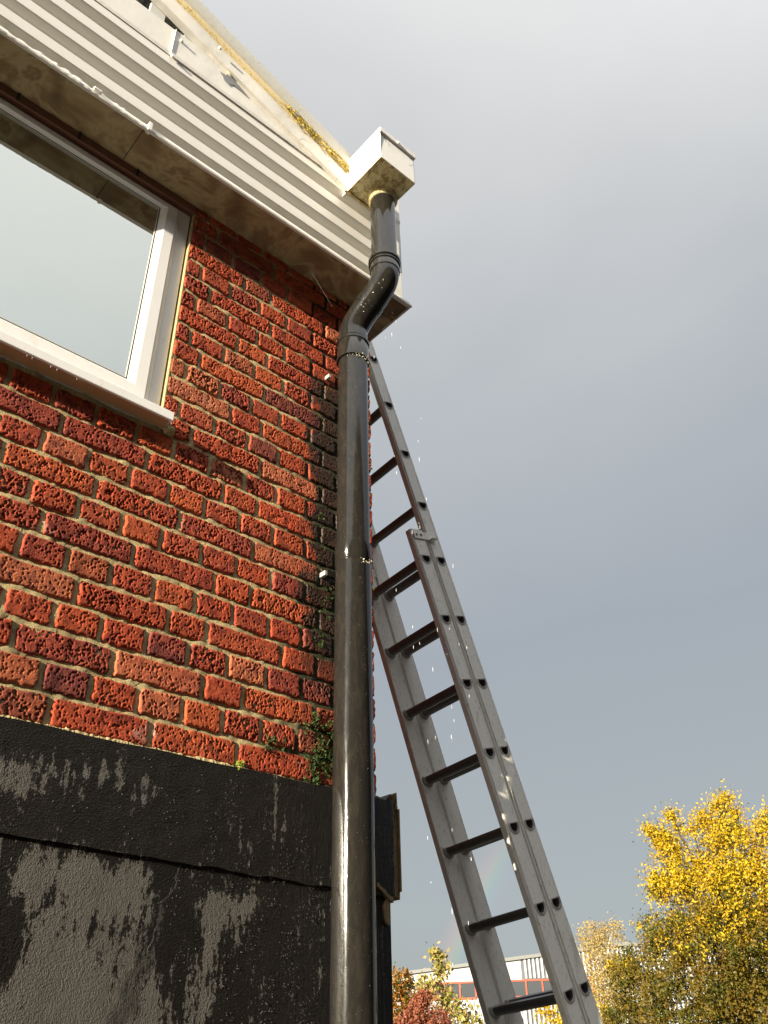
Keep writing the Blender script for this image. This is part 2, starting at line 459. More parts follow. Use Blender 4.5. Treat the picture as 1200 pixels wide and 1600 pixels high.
def smooth_angle(o, a=40):
    me = o.data; me.shade_smooth(); me.set_sharp_from_angle(angle=R(a)); return o


# ================================================================== SETTING
xs = [-400, -12, 3.2, 9.5, 400]
gb = MB()
gb.add([(-1500, -1500, GROUND - .004), (1500, -1500, GROUND - .004), (1500, 1500, GROUND - .004), (-1500, 1500, GROUND - .004)], [(0, 1, 2, 3)])
tag(gb.build('ground', MT['grass']), kind='structure')
yb = MB().add([(-25, -30, GROUND), (14, -30, GROUND), (14, 45, GROUND), (-25, 45, GROUND)], [(0, 1, 2, 3)])
tag(yb.build('yard', MT['ground']), kind='structure')

# ================================================================== BRICK BUILDING
D = 1.75                 # wall face
CX = 1.55                # corner of the brickwork
ZB = 0.617               # top of the black band, bottom of first course
PITCH = 0.0726
ZS = 2.464               # soffit
BY = 6.0                 # the side wall runs back to here
XL = -2.2                # the front wall runs on to here
WX, WZ0, WZ1 = 0.770, 1.515, 2.445     # right jamb, bottom and top of the window opening
WXL = -0.62
bld = thing('brick_building', 'red brick building with black painted base, white window and cream clad eaves', 'building', (CX, D, GROUND))


def P(o):                    # parent under the building, keeping world coordinates
    o.parent = bld; o.matrix_parent_inverse = Matrix.Translation((-CX, -D, -GROUND)); return o


def part(mb, name, m, **k): return P(mb.build(name, m, **k))


# mortar backing: displaced sheet with the window opening left out
def mortar_front():
    st = 0.009; X = np.arange(0.05, CX - .004, st); Z = np.arange(ZB - .01, ZS + .04, st)
    gx, gz = np.meshgrid(X, Z, indexing='ij')
    rn = RNG.normal(0, 1, gx.shape)
    sm = (rn + np.roll(rn, 1, 0) + np.roll(rn, 1, 1) + np.roll(rn, -1, 0) + np.roll(rn, -1, 1)) / 2.2
    gy = D + .0062 + sm * .0010 + .0016 * np.sin(gx * 40 + gz * 13) * np.sin(gz * 60)
    gx[-1, :] = CX - .006
    V = np.stack([gx, gy, gz], -1).reshape(-1, 3); n, m_ = gx.shape
    i, j = np.meshgrid(np.arange(n - 1), np.arange(m_ - 1), indexing='ij'); a = (i * m_ + j).ravel()
    F = np.stack([a, a + m_, a + m_ + 1, a + 1], -1)
    c = V[F].mean(1); keep = ~((c[:, 0] < WX - .002) & (c[:, 2] > WZ0 - .02))
    return mesh_np('mortar_bed', V, F[keep])


P(link('mortar_bed', mortar_front(), MT['mortar'], smooth=True))
core = MB()
core.box(XL, .055, D + .0075, D + .22, ZB - .01, WZ0)                 # left of the detailed sheet
core.box(XL, WXL, D + .0075, D + .22, WZ0, ZS + .04)
core.box(.055, CX - .012, D + .014, D + .22, ZB - .01, WZ0 - .022)
core.box(WX + .004, CX - .012, D + .014, D + .22, WZ0 - .022, ZS + .04)
core.box(CX - .22, CX - .006, D + .012, BY, ZB - .01, ZS + .04)        # side wall
part(core, 'wall_core', MT['mortar'])
rb = MB().box(WX + .0006, WX + .0036, D + .004, D + .05, WZ0, WZ1)
part(rb, 'window_reveal', MT['mortar'])


# --- bricks with real pits
def brick_mesh(L, H, dep, seed, right=False, left=True):
    r = np.random.default_rng(seed); st = .0017
    nx = int(L / st); nz = int(H / st)
    u = np.linspace(0, L, nx); v = np.linspace(0, H, nz); U, V = np.meshgrid(u, v, indexing='ij')
    # low frequency lumps
    def lump(k, a):
        out = np.zeros_like(U)
        for _ in range(k):
            fx, fz = r.normal(0, 60, 2); ph = r.uniform(0, 6.28); out += np.sin(U * fx + V * fz + ph)
        return out * a / math.sqrt(k)
    Dp = lump(8, .0007)
    style = r.random() ** .8; npit = int(L * H / (.0083 * .0083) * (.45 + .65 * style))
    amp = .0068 * (0.30 + 0.8 * style)
    cx = r.uniform(.002, L - .002, npit); cz = r.uniform(.002, H - .002, npit)
    rad = r.uniform(.0013, .0031, npit) * (0.85 + .3 * style); el = r.uniform(0.9, 1.6, npit); tl = r.normal(0, .35, npit)
    wob = lump(6, .10)
    for k in range(npit):
        ddx = U - cx[k] + (V - cz[k]) * tl[k] * .5; ddz = (V - cz[k]) / el[k]
        q = np.sqrt(ddx ** 2 + ddz ** 2) / rad[k] + wob
        Dp = np.maximum(Dp, Dp * .5 + amp * np.clip((1.12 - q) * 1.9, 0, 1) * (.5 + .5 * rad[k] / .0028))
    Dp = np.minimum(Dp, .0085) + r.normal(0, .00022, U.shape)
    # round the arrises and knock corners off
    e = np.minimum(np.minimum(U, L - U), np.minimum(V, H - V))
    Dp += np.clip(1 - e / .0055, 0, 1) ** 2 * .0042
    cr = r.uniform(.004, .012, 4)
    for (a, b), c in zip(((0, 0), (L, 0), (0, H), (L, H)), cr):
        dd = np.abs(U - a) + np.abs(V - b); Dp += np.clip(1 - dd / c, 0, 1) * .006
    # wavy outline
    wx = np.interp(v, np.linspace(0, H, 7), r.normal(0, .0014, 7)); wx2 = np.interp(v, np.linspace(0, H, 7), r.normal(0, .0014, 7))
    wz = np.interp(u, np.linspace(0, L, 12), r.normal(0, .0011, 12)); wz2 = np.interp(u, np.linspace(0, L, 12), r.normal(0, .0011, 12))
    tU = U / L; tV = V / H
    Xn = U + (1 - tU) * wx[None, :] + tU * wx2[None, :]; Zn = V + (1 - tV) * wz[:, None] + tV * wz2[:, None]
    Vt = np.stack([Xn - L / 2, Dp, Zn - H / 2], -1).reshape(-1, 3)
    i, j = np.meshgrid(np.arange(nx - 1), np.arange(nz - 1), indexing='ij'); a = (i * nz + j).ravel()
    F = [np.stack([a, a + nz, a + nz + 1, a + 1], -1)]
    ring = [i * nz for i in range(nx)] + [(nx - 1) * nz + j for j in range(1, nz)] + [i * nz + nz - 1 for i in range(nx - 2, -1, -1)] + [j for j in range(nz - 2, 0, -1)]
    ring = np.array(ring); base = Vt[ring]; prev = ring; allV = [Vt]; off = len(Vt); k = len(ring)
    steps = [.006, .012, dep] if not right else [.006, .014, .026, .038, .050, .062, .074, .086, dep]
    for q, s_ in enumerate(steps):
        nb = base.copy(); nb[:, 1] = np.maximum(base[:, 1], 0) * .0 + s_
        if right:
            sel = base[:, 0] > L / 2 - .004
            nb[sel, 0] -= np.abs(r.normal(0, .0022, sel.sum()))
            if q == len(steps) - 1: nb[sel, 0] -= .004
        idx = np.arange(off, off + k); allV.append(nb); off += k
        F.append(np.stack([prev, idx, np.roll(idx, -1), np.roll(prev, -1)], -1)); prev = idx
    return mesh_np('brick', np.concatenate(allV), np.concatenate(F))


BH = PITCH - .0110
variants = {}


KEYS = [.223, .150, .103, .078, .050, .030]


def get_brick(L, right=False):
    key = (min(KEYS, key=lambda q: abs(math.log(L / q))), right)
    lst = variants.setdefault(key, [])
    want = {.223: 9, .103: 11}.get(key[0], 3) if not right else 5
    if len(lst) < want:
        me = brick_mesh(key[0], BH, .10, int(RNG.integers(1 << 30)), right); me.materials.append(MT['brick']); me.shade_smooth(); lst.append(me); return me, key[0]
    return random.choice(lst), key[0]


def courses():
    """yield (course, z0, [(x0, x1), ...]) following the bond seen in the photograph"""
    for k in range(26):
        z0 = ZB + .005 + PITCH * k
        J = [CX]
        if k % 2 == 0:
            J.append(1.335 + random.uniform(-.003, .003)); x = J[-1]; q = 0
            extra = k % 4 == 2
            while x > XL:
                q += 1
                x -= .114 if (extra and q == 2) or random.random() < .03 else .2345
                J.append(x + random.uniform(-.004, .004))
        else:
            J += [1.446, 1.394 if k % 4 == 1 else 1.392]; x = 1.396
            if k % 4 == 3: J = [CX, 1.393]
            while x > XL:
                x -= .1145; J.append(x + random.uniform(-.0035, .0035))
        J = sorted(J); yield k, z0, list(zip(J[:-1], J[1:]))


individual = []; rest = []
for k, z0, L in courses():
    zc = z0 + BH / 2
    for a, b_ in L:
        a2 = a + .006; b2 = b_ - (.006 if b_ < CX - .001 else 0)
        if z0 + BH > WZ0 - .02:
            if WXL < b2 <= WX + .03 and a2 < WX: continue
            if a2 < WX < b2: a2 = WX + .004
            if a2 < WXL < b2: b2 = WXL - .004
            if z0 + BH > ZS + .0: pass
        if z0 > ZS - .012: continue
        if b2 - a2 < .018: continue
        (individual if b2 > .16 else rest).append((a2, b2, zc, b_ > CX - .001))
print('front bricks', len(individual), len(rest))


def place(a, b, zc, right, name='brick'):
    me, L0 = get_brick(b - a, right)
    o = bpy.data.objects.new(name, me); C.objects.link(o)
    o.location = ((a + b) / 2, D + random.uniform(-.0016, .0016), zc + random.uniform(-.001, .001))
    o.rotation_euler = (random.gauss(0, .004), random.gauss(0, .004) + (math.pi if (not right and random.random() < .5) else 0), random.gauss(0, .006) if not right else 0)
    o.scale = ((b - a) / L0, 1, 1)
    return P(o)


for a, b_, zc, rt in individual: place(a, b_, zc, rt)


def simple_brick(mb, x0, x1, y0, y1, z0, z1, c=.004):
    mb.box(x0, x1, y0, y1, z0, z1)


# side wall bricks (first ones behind the corner singly, the rest of the wall and far left as brickwork)
side = MB(); nside = 0
for k in range(26):
    z0 = ZB + .004 + PITCH * k
    if z0 > ZS - .012: continue
    y = D + (.106 if k % 2 == 0 else .222)
    first = True
    while y < BY - .25:
        l = .1145 if k % 2 == 0 and not first or (k % 2 == 0) else .2345
        j = random.uniform(-.003, .003)
        if first and y < D + .3:
            m1 = brick_side = MB()
            o = MB().box(-.09, 0, 0, l - .011, 0, BH).build('brick', MT['brick'], bevel=.003)
            o.location = (CX + j * .6, y + .0055, z0); P(o); first = False; nside += 1
        else:
            side.box(CX - .05, CX + j * .6, y + .0055, y + l - .0055, z0, z0 + BH)
        y += l
part(side, 'side_brickwork', MT['brick'])['kind'] = 'stuff'
far = MB()
for a, b_, zc, rt in rest: far.box(a, b_, D + random.uniform(-.002, .002), D + .05, zc - BH / 2, zc + BH / 2)
part(far, 'brickwork', MT['brick'])['kind'] = 'stuff'

# --- black rendered base: a band standing proud over a lower panel
def rough_panel(x0, x1, z0f, z1f, y, thick, name, amp=.0004, st=.011, x_side=None):
    X = np.arange(x0, x1 + st, st); X[-1] = x1; nz = max(4, int(abs(z1f(x1) - z0f(x1)) / st))
    tz = np.linspace(0, 1, nz); gx, tt = np.meshgrid(X, tz, indexing='ij')
    lo = np.array([z0f(a) for a in X])[:, None]; hi = np.array([z1f(a) for a in X])[:, None]
    gz = lo + (hi - lo) * tt
    rn = RNG.normal(0, 1, gx.shape); sm = (rn + np.roll(rn, 1, 0) + np.roll(rn, 1, 1)) / 1.7
    gy = y + sm * amp + .003 * np.sin(gx * 5 + 1) * np.sin(gz * 7)
    V = np.stack([gx, gy, gz], -1).reshape(-1, 3); n, m_ = gx.shape
    i, j = np.meshgrid(np.arange(n - 1), np.arange(m_ - 1), indexing='ij'); a = (i * m_ + j).ravel()
    F = [np.stack([a, a + m_, a + m_ + 1, a + 1], -1)]
    ring = np.array([i * m_ for i in range(n)] + [(n - 1) * m_ + j for j in range(1, m_)] + [i * m_ + m_ - 1 for i in range(n - 2, -1, -1)] + [j for j in range(m_ - 2, 0, -1)])
    nb = V[ring].copy(); nb[:, 1] = y + .004; nb2 = V[ring].copy(); nb2[:, 1] = y + thick
    off = len(V); k = len(ring); i1 = np.arange(off, off + k); i2 = i1 + k
    F.append(np.stack([ring, i1, np.roll(i1, -1), np.roll(ring, -1)], -1)); F.append(np.stack([i1, i2, np.roll(i2, -1), np.roll(i1, -1)], -1))
    return P(link(name, mesh_np(name, np.concatenate([V, nb, nb2]), np.concatenate(F)), MT['render'], smooth=True))


jag = lambda x: .0022 * math.sin(x * 37) + .0012 * math.sin(x * 83 + 2)
band_lo = lambda x: .396 - .022 * (x - .55) + jag(x) * (1 if x > 1.0 else .35)
band_hi = lambda x: ZB - .001 + .0015 * math.sin(x * 23)
smooth_angle(rough_panel(XL, 1.597, band_lo, band_hi, D - .010, .26, 'render_band'), 60)
smooth_angle(rough_panel(XL, 1.588, lambda x: GROUND, lambda x: .43, D - .003, .25, 'render_base', st=.02), 60)
sb = MB().box(CX - .2, 1.586, D + .2, BY, GROUND, .42)
part(sb, 'side_base', MT['render'])
# ragged mortar fillet along the top of the band
fl = MB(); nf = 420; rr = random.Random(5); hh = 0; V = []
for i in range(nf):
    x = .05 + i * .0036; hh = .75 * hh + .25 * rr.gauss(.004, .008)
    top_ = ZB + .002 + max(0, min(.009, hh)); out_ = D - .0075 + rr.uniform(0, .002)
    V += [(x, D + .012, ZB - .002), (x, out_, ZB - .0015), (x, out_ + .0015, (ZB + top_) / 2), (x, D + .004, top_), (x, D + .012, top_ + .001)]
fl.add(V, [(i * 5 + j, i * 5 + j + 1, i * 5 + j + 6, i * 5 + j + 5) for i in range(nf - 1) for j in range(4)])
part(fl, 'mortar_fillet', MT['mortar'])

# the broken board on the side of the base
bd = MB(); bd.prism([(1.600, .385), (1.606, .380), (1.630, .372), (1.632, .43), (1.629, .55), (1.631, .612), (1.600, .600)], D + .005, BY - 1)
P(smooth_angle(bd.build('side_board', MT['board'], bevel=.002)))
b2 = MB().prism([(1.597, .622), (1.616, .645), (1.634, .648), (1.634, .592), (1.618, .596), (1.602, .600)], D + .02, D + .9)
part(b2, 'board_capping', MT['render'], bevel=.002)
b3 = MB().prism([(1.608, .600), (1.622, .604), (1.620, .645), (1.613, .640), (1.606, .560)], D - .003, D + .03)
part(b3, 'broken_edge', MT['board'], bevel=.0015)
b4 = MB().prism([(1.560, .350), (1.575, .376), (1.583, .371), (1.580, .305), (1.568, .312)], D - .008, D + .02)
part(b4, 'loose_flake', MT['board'], bevel=.002)
b5 = MB()
for q in range(9): b5.box(1.535 + q * .006, 1.543 + q * .006, D - .012, D + .01, .392 - q * .004, .400 - q * .004 + random.uniform(0, .004))
part(b5, 'render_break', MT['board'], bevel=.001)
b6 = MB().box(1.622, 1.627, D - .006, D + .02, .39, .60); part(b6, 'board_strip', MT['board'], bevel=.001)

# --- window
win = P(MB().box(WXL + .002, WXL + .034, D + .022, D + .09, WZ0 + .02, WZ1).build('window', MT['upvc'], bevel=.002))
win['label'] = 'white framed window with one wide pane'


def rect_ring(x0, x1, z0, z1, xi0, xi1, zi0, zi1, y_out, y_in, y_back):
    """mitred frame: outer rectangle at y_out, inner rectangle at y_in, returned to y_back"""
    o_ = [(x0, z0), (x1, z0), (x1, z1), (x0, z1)]; i_ = [(xi0, zi0), (xi1, zi0), (xi1, zi1), (xi0, zi1)]
    V = [(a, y_back, b) for a, b in o_] + [(a, y_out, b) for a, b in o_] + [(a, y_in, b) for a, b in i_] + [(a, y_back, b) for a, b in i_]
    F = []
    for r0 in (0, 4, 8):
        for i in range(4): F.append((r0 + i, r0 + (i + 1) % 4, r0 + 4 + (i + 1) % 4, r0 + 4 + i))
    return MB().add(V, F)


def sub(mb, name, m, par, **k):
    o = mb.build(name, m, **k); o.parent = par; return o


zt = 2.428
G0 = D + .024             # glass plane
sub(rect_ring(WXL + .002, WX - .004, 1.522, zt - .002, WXL + .04, .7290, 1.556, zt - .015, D + .020, D + .018, D + .10), 'frame', MT['upvc'], win, bevel=.0015)
sub(rect_ring(WXL + .04, .7288, 1.556, zt - .0152, WXL + .055, .7145, 1.570, zt - .022, D + .0175, D + .010, D + .09), 'frame_rebate', MT['upvc'], win, bevel=.001)
sub(rect_ring(WXL + .055, .7140, 1.571, zt - .0225, WXL + .09, .6785, 1.612, zt - .041, D + .008, D + .008, D + .08), 'sash', MT['upvc'], win, bevel=.0015)
sub(rect_ring(WXL + .09, .6782, 1.6125, zt - .0413, WXL + .106, .6605, 1.6275, zt - .046, D + .0085, G0 - .003, D + .08), 'glazing_bead', MT['upvc'], win, bevel=.0005)
for a in (.6600, .6565):
    e = .6605 - a
    sub(rect_ring(WXL + .106, a, 1.6275 + e, zt - .046 - e, WXL + .108, a - .0018, 1.6293 + e, zt - .0478 - e, G0 - .0028, G0 - .0028, D + .06), 'gasket', MT['gasket'] if a > .658 else MT['cream'], win)
sub(MB().box(WXL + .08, .672, G0, G0 + .006, 1.600, zt - .03), 'pane', MT['glass'], win)
sub(MB().box(WXL + .05, .70, D + .12, D + .125, 1.55, 2.43), 'blind', MT['room'], win)
sx = MB().extrude_x([(D - .052, 1.4935), (D - .054, 1.4955), (D - .054, 1.5225), (D - .050, 1.526), (D + .03, 1.541), (D + .06, 1.541), (D + .06, 1.5), (D - .003, 1.5000), (D - .043, 1.4985), (D - .047, 1.4935)], WXL - .02, .781)
sill = sub(sx, 'window_sill', MT['upvc'], win, bevel=.0015)
sub(MB().box(WXL - .018, .774, D - .044, D - .001, 1.4962, 1.4992), 'sill_underside', MT['under'], win)
# broken mortar lump at the end of the sill
lm = MB(); V = []
bm = bmesh.new(); bmesh.ops.create_icosphere(bm, subdivisions=3, radius=1)
for v in bm.verts:
    n_ = Vector((math.sin(v.co.x * 5 + 1) * math.cos(v.co.z * 4), 0, math.sin(v.co.y * 6))) * .12; v.co = Vector((v.co.x * .017, v.co.y * .014, v.co.z * .013)) * (1 + n_.x + n_.z)
me = bpy.data.meshes.new('mortar_lump'); bm.to_mesh(me); bm.free()
P(link('mortar_lump', me, MT['mortar'], smooth=True, loc=(.795, D - .008, 1.496)))

# timber strip between window head and soffit
ts = MB().box(WXL, WX + .002, D - .002, D + .05, zt, ZS - .002)
part(ts, 'timber_strip', MT['timber'], bevel=.002)
for x in (.16, .352, .55):
    part(MB().box(x, x + .008, D - .0045, D + .02, zt + .001, ZS - .002), 'strip_joint', MT['dark'])

# --- eaves: soffit panels, drip trim, ribbed cladding, flashing
YO = 1.612          # outer plane of the cladding
XO = 1.632
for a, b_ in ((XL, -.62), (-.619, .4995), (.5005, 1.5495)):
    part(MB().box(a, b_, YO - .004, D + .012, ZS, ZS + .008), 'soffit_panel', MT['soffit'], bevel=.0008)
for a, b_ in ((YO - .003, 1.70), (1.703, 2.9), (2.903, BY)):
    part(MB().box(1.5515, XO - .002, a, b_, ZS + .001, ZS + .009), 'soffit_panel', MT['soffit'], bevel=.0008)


def drip(x0, x1, seed):
    r = random.Random(seed); n = int((x1 - x0) / .012); V = []; F = []
    for i in range(n + 1):
        x = x0 + (x1 - x0) * i / n; w_ = (r.uniform(-.0012, .0012) + .001 * math.sin(x * 17)) * (1 if x < .5 else .3); t_ = r.choice([0, 0, 0, .005, -.005]) if x < .5 else 0
        V += [(x, YO + .004, ZS + .001), (x, YO - .011 + w_ * .4, ZS - .003 + w_ * .3), (x, YO - .013 + w_ * .4, ZS + .003), (x, YO - .008, ZS + .014 + w_), (x, YO - .001, ZS + .032 + t_), (x, YO + .006, ZS + .033 + t_)]
    for i in range(n):
        for j in range(5): a = i * 6 + j; F.append((a, a + 1, a + 7, a + 6))
    return MB().add(V, F)


for a, b_, s_ in ((XL, .513, 1), (.516, XO + .006, 2)):
    part(drip(a, b_, s_), 'drip_trim', MT['flash'])
sd = MB().box(XO - .001, XO + .006, YO + .001, BY, ZS - .001, ZS + .03); part(sd, 'drip_trim', MT['flash'])
part(MB().box(.508, .520, YO - .0155, YO + .004, ZS - .003, ZS + .036), 'trim_clip', MT['flash'], bevel=.001)
o = part(MB().box(.325, .352, YO - .016, YO - .003, ZS + .017, ZS + .028), 'torn_flap', MT['flash'], bevel=.003)

# ribbed sheet: four outer flats with undercut recesses between
flats = [(2.888, 2.936), (2.770, 2.818), (2.657, 2.703), (2.546, 2.593)]
prof = [(YO + .002, 2.95), (YO, 2.936)]
for i, (lo, hi) in enumerate(flats):
    if i:
        prof += [(YO + .030, hi + .016), (YO + .004, hi + .0035), (YO, hi)]
    prof += [(YO, lo), (YO + .003, lo - .003), (YO + .024, lo - .0155), (YO + .030, lo - .022)]
prof += [(YO + .030, 2.500), (YO + .026, 2.485), (YO + .004, ZS + .012)]
cm = MB().extrude_x(prof, XL, 1.545, closed=False)
o = part(cm, 'ribbed_cladding', MT['clad'])
smooth_angle(o, 14)
for xx in (.5, -.6195): part(MB().box(xx - .0012, xx + .0012, YO - .0045, D + .004, ZS - .0006, ZS + .004), 'soffit_joint', MT['dark'])
# corner trim and side cladding
part(MB().add([(1.543, YO - .003, ZS + .02), (1.598, YO - .003, ZS + .02), (1.598, YO - .003, 2.640), (1.543, YO - .003, 2.640), (1.543, YO + .03, ZS + .02), (1.598, YO + .03, ZS + .02), (1.598, YO + .03, 2.640), (1.543, YO + .03, 2.640)],
              [(0, 1, 2, 3), (1, 5, 6, 2), (0, 4, 5, 1), (3, 2, 6, 7), (0, 3, 7, 4)]), 'corner_trim', MT['clad'], bevel=.001)
part(MB().box(1.5425, 1.600, YO - .005, YO + .03, 2.634, 3.0), 'corner_trim', MT['clad'], bevel=.001)
part(MB().box(1.592, 1.598, YO + .001, BY, ZS + .01, 3.08), 'side_cladding', MT['clad'])
part(MB().box(1.592, XO + .002, YO + .03, BY, ZS + .012, ZS + .03), 'side_drip_shelf', MT['clad'])

# flashing: lengths lapped at a seam; lower hem turned in
def flashing(x0, x1, y, top=lambda x: 3.098):
    n = max(2, int((x1 - x0) / .02)); V = []; F = []
    for i in range(n + 1):
        x = x0 + (x1 - x0) * i / n; w_ = .0003 * math.sin(x * 11) + .0001 * math.sin(x * 47)
        V += [(x, y + .006, 2.934), (x, y - .002 + w_, 2.9315), (x, y - .004 + w_, 2.947), (x, y - .0005 + w_, 2.951), (x, y + w_ * 1.4, (2.951 + top(x)) / 2), (x, y + w_, top(x)), (x, y + .012, top(x) + .002)]
    for i in range(n):
        for j in range(6): a = i * 7 + j; F.append((a, a + 1, a + 8, a + 7))
    return MB().add(V, F)


part(flashing(XL, .536, YO - .001), 'flashing', MT['flash'])
part(flashing(.530, 1.60, YO - .004), 'flashing', MT['flash'])
part(MB().box(.5285, .5305, YO - .0075, YO - .001, 2.932, 3.099), 'seam_edge', MT['flash'])


def screw(x, y, z, r=.0055):
    m_ = MB().tube([(x, y, z), (x, y - .003, z)], r * 1.25, 12); m_.tube([(x, y - .003, z), (x, y - .009, z)], r, 6)
    return part(m_, 'screw', MT['flash'])


for x, z in ((.556, 3.052), (.536, 2.926), (.69, 3.135), (1.02, 3.03)): screw(x, YO - .005 if x != .69 else YO - .03, z)
# patch where the coating has peeled off the metal
pp = [(.715, 3.047), (.742, 3.052), (.744, 3.064), (.757, 3.063), (.768, 3.066), (.786, 3.053), (.815, 3.040), (.846, 3.018), (.800, 3.026), (.776, 3.027), (.765, 3.021), (.761, 3.007), (.748, 3.012), (.735, 3.019), (.727, 3.034)]
part(MB().prism(pp, YO - .0058, YO - .0030), 'bare_patch', MT['grey'])
part(MB().prism([(.735, 3.090), (.742, 3.094), (.752, 3.083), (.757, 3.066), (.750, 3.069)], YO - .0095, YO - .006), 'paint_flake', MT['lichen'])
# hairline splits in the coating to the right
for pts in ([(1.00, 3.045), (1.04, 3.025), (1.07, 3.008), (1.085, 2.997)], [(1.03, 3.01), (1.05, 2.99), (1.08, 2.975)], [(1.17, 3.015), (1.30, 2.945)], [(1.16, 2.972), (1.20, 2.956)], [(1.215, 3.01), (1.245, 2.985)]):
    mb = MB()
    for (x0, z0), (x1, z1) in zip(pts[:-1], pts[1:]):
        mb.add([(x0, YO - .0060, z0), (x1, YO - .0060, z1), (x1, YO - .0060, z1 + .0016), (x0, YO - .0060, z0 + .002)], [(0, 1, 2, 3)])
    part(mb, 'coating_split', MT['dark'])

# upright ribbed sheet seen in the gap above the flashing
pr = []
x = -2.042
while x < 1.1:
    pr += [(x, YO + .16), (x + .008, YO + .014), (x + .064, YO + .014), (x + .080, YO + .16)]; x += .137
V = [(a, b_, 2.99) for a, b_ in pr] + [(a, b_, 3.090 + (1.318 - a) * .318 - .035) for a, b_ in pr]; n = len(pr)
part(MB().add(V, [(i, i + 1, n + i + 1, n + i) for i in range(n - 1)]), 'upright_sheet', MT['galv'])
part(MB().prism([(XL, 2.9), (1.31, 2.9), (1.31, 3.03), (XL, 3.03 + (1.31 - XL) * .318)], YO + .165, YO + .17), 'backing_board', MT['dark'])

# verge capping falling towards the hopper: lower lip, lichen ledge, rolled top
def verge():
    xsn = np.linspace(XL, 1.318, 90); out = {}
    def lo(x): return 2.886 + (1.318 - x) * .335
    def hi(x): return 3.090 + (1.318 - x) * .318
    prof_ = [[], [], []]
    for x in xsn:
        a, b = lo(x), hi(x); h = b - a; w_ = .0015 * math.sin(x * 19)
        prof_[0].append([(x, YO + .012, a + .004), (x, YO - .018, a), (x, YO - .020 + w_, a + .004), (x, YO - .021 + w_, a + h * .42), (x, YO - .018, a + h * .43)])
        prof_[1].append([(x, YO - .018, a + h * .43), (x, YO - .032, a + h * .45 + w_), (x, YO - .035 + w_, a + h * .50), (x, YO - .030, a + h * .60), (x, YO - .020, a + h * .61)])
        prof_[2].append([(x, YO - .022, a + h * .60), (x, YO - .036, a + h * .64), (x, YO - .042, a + h * .74), (x, YO - .044, a + h * .88), (x, YO - .040, a + h * .97), (x, YO - .030, b), (x, YO + .24, b + .01), (x, YO + .24, b - .02)])
    for k, (nm, m_) in enumerate((('verge_lip', MT['flash']), ('lichen_ledge', MT['lichen']), ('verge_capping', MT['galv2']))):
        rows = prof_[k]; w = len(rows[0]); V = [p for r_ in rows for p in r_]
        F = [(i * w + j, i * w + j + 1, (i + 1) * w + j + 1, (i + 1) * w + j) for i in range(len(rows) - 1) for j in range(w - 1)]
        F += [tuple(range(w)), tuple(range((len(rows) - 1) * w, len(rows) * w))]
        smooth_angle(part(MB().add(V, F), nm, m_), 35)
    return lo, hi


MT['galv2'] = mat('verge_grey', lambda g: dict(col=g.mix(g.step(g.noise(g.P, 90, 5, .75), .55, .7), g.mix(g.noise(g.P, 6, 4), (.50, .49, .44), (.60, .59, .54)), (.42, .36, .22)), rough=.5, nrm=g.bump(g.noise(g.P, 60, 4), .3, .002)))
vlo, vhi = verge()


# mosses: lumps of small faces, built as clumps
def clump(name, pts, m, label, leaf=.004, per=26, spread=.010):
    V = []; F = []
    for (x, y, z, s_) in pts:
        for _ in range(int(per * s_)):
            c = np.array([x, y, z]) + RNG.normal(0, spread * s_, 3) * np.array([1, .55, 1]); a = RNG.normal(0, 1, 3); a /= np.linalg.norm(a)
            b = np.cross(a, RNG.normal(0, 1, 3)); b /= np.linalg.norm(b) + 1e-9; l = leaf * RNG.uniform(.5, 1.3)
            o_ = len(V); V += [c - a * l, c + b * l * .6, c + a * l, c - b * l * .6]; F.append((o_, o_ + 1, o_ + 2, o_ + 3))
    o = link(name, mesh_np(name, V, F), m)
    return tag(o, label, kind='stuff')


pts = []
for i in range(330):
    x = random.uniform(.98, 1.312); a, b_ = vlo(x), vhi(x); dens = (x - .93) / .38
    pts.append((x, YO - .032 + random.uniform(-.004, .004), a + (b_ - a) * (random.gauss(.50, .05)), random.uniform(.2, .6) * (0.5 + dens * .5)))
clump('yellow_moss', pts, MT['ymoss'], 'yellow moss growing along the roof edge beside the hopper', leaf=.0034, per=30, spread=.007)
pts = []
def mo(x, z, n, sx_, sz_, s=.8):
    for _ in range(n): pts.append((x + random.gauss(0, sx_), D - .002 + random.uniform(-.004, .004), z + random.gauss(0, sz_), random.uniform(.5, 1) * s))
mo(1.36, .70, 46, .035, .035); mo(1.335, .665, 14, .01, .02); mo(1.39, .78, 12, .02, .02, .6); mo(1.19, .695, 7, .006, .012, .6); mo(1.235, .70, 4, .004, .01, .5)
mo(1.10, .627, 6, .012, .003, .5); mo(1.335, .80, 8, .006, .02, .5); mo(1.33, .622, 12, .03, .003, .5); mo(1.36, 1.15, 10, .01, .05, .4); mo(1.34, 1.45, 8, .01, .1, .35); mo(1.33, 1.02, 5, .01, .01, .5)
clump('green_moss', pts, MT['gmoss'], 'dark green moss on the wet brickwork behind the downpipe', leaf=.0036, per=34, spread=.0085)
pts = []
for z in (1.62, 1.72, 1.25): pts += [(CX + .004, D + .03, z + random.uniform(-.02, .02), .6), (CX + .004, D + .01, z + random.uniform(-.02, .02), .5)]
pts += [(1.095, D - .012, .622, .8), (1.105, D - .012, .626, .6)]
MT['lmoss'] = mat('bright_moss', f_moss((.20, .30, .02), (.40, .48, .06)))
clump('bright_moss', pts, MT['lmoss'], 'small bright green moss tufts in the brick joints', leaf=.0036, per=34, spread=.006)

# ================================================================== HOPPER
hop = thing('rain_hopper', 'white metal rainwater hopper box fixed under the roof corner', 'hopper', (1.395, 1.5, 2.87))


def H(mb, name, m, **k):
    o = mb.build(name, m, **k); o.parent = hop; o.matrix_parent_inverse = Matrix.Translation((-1.395, -1.5, -2.87)); return o


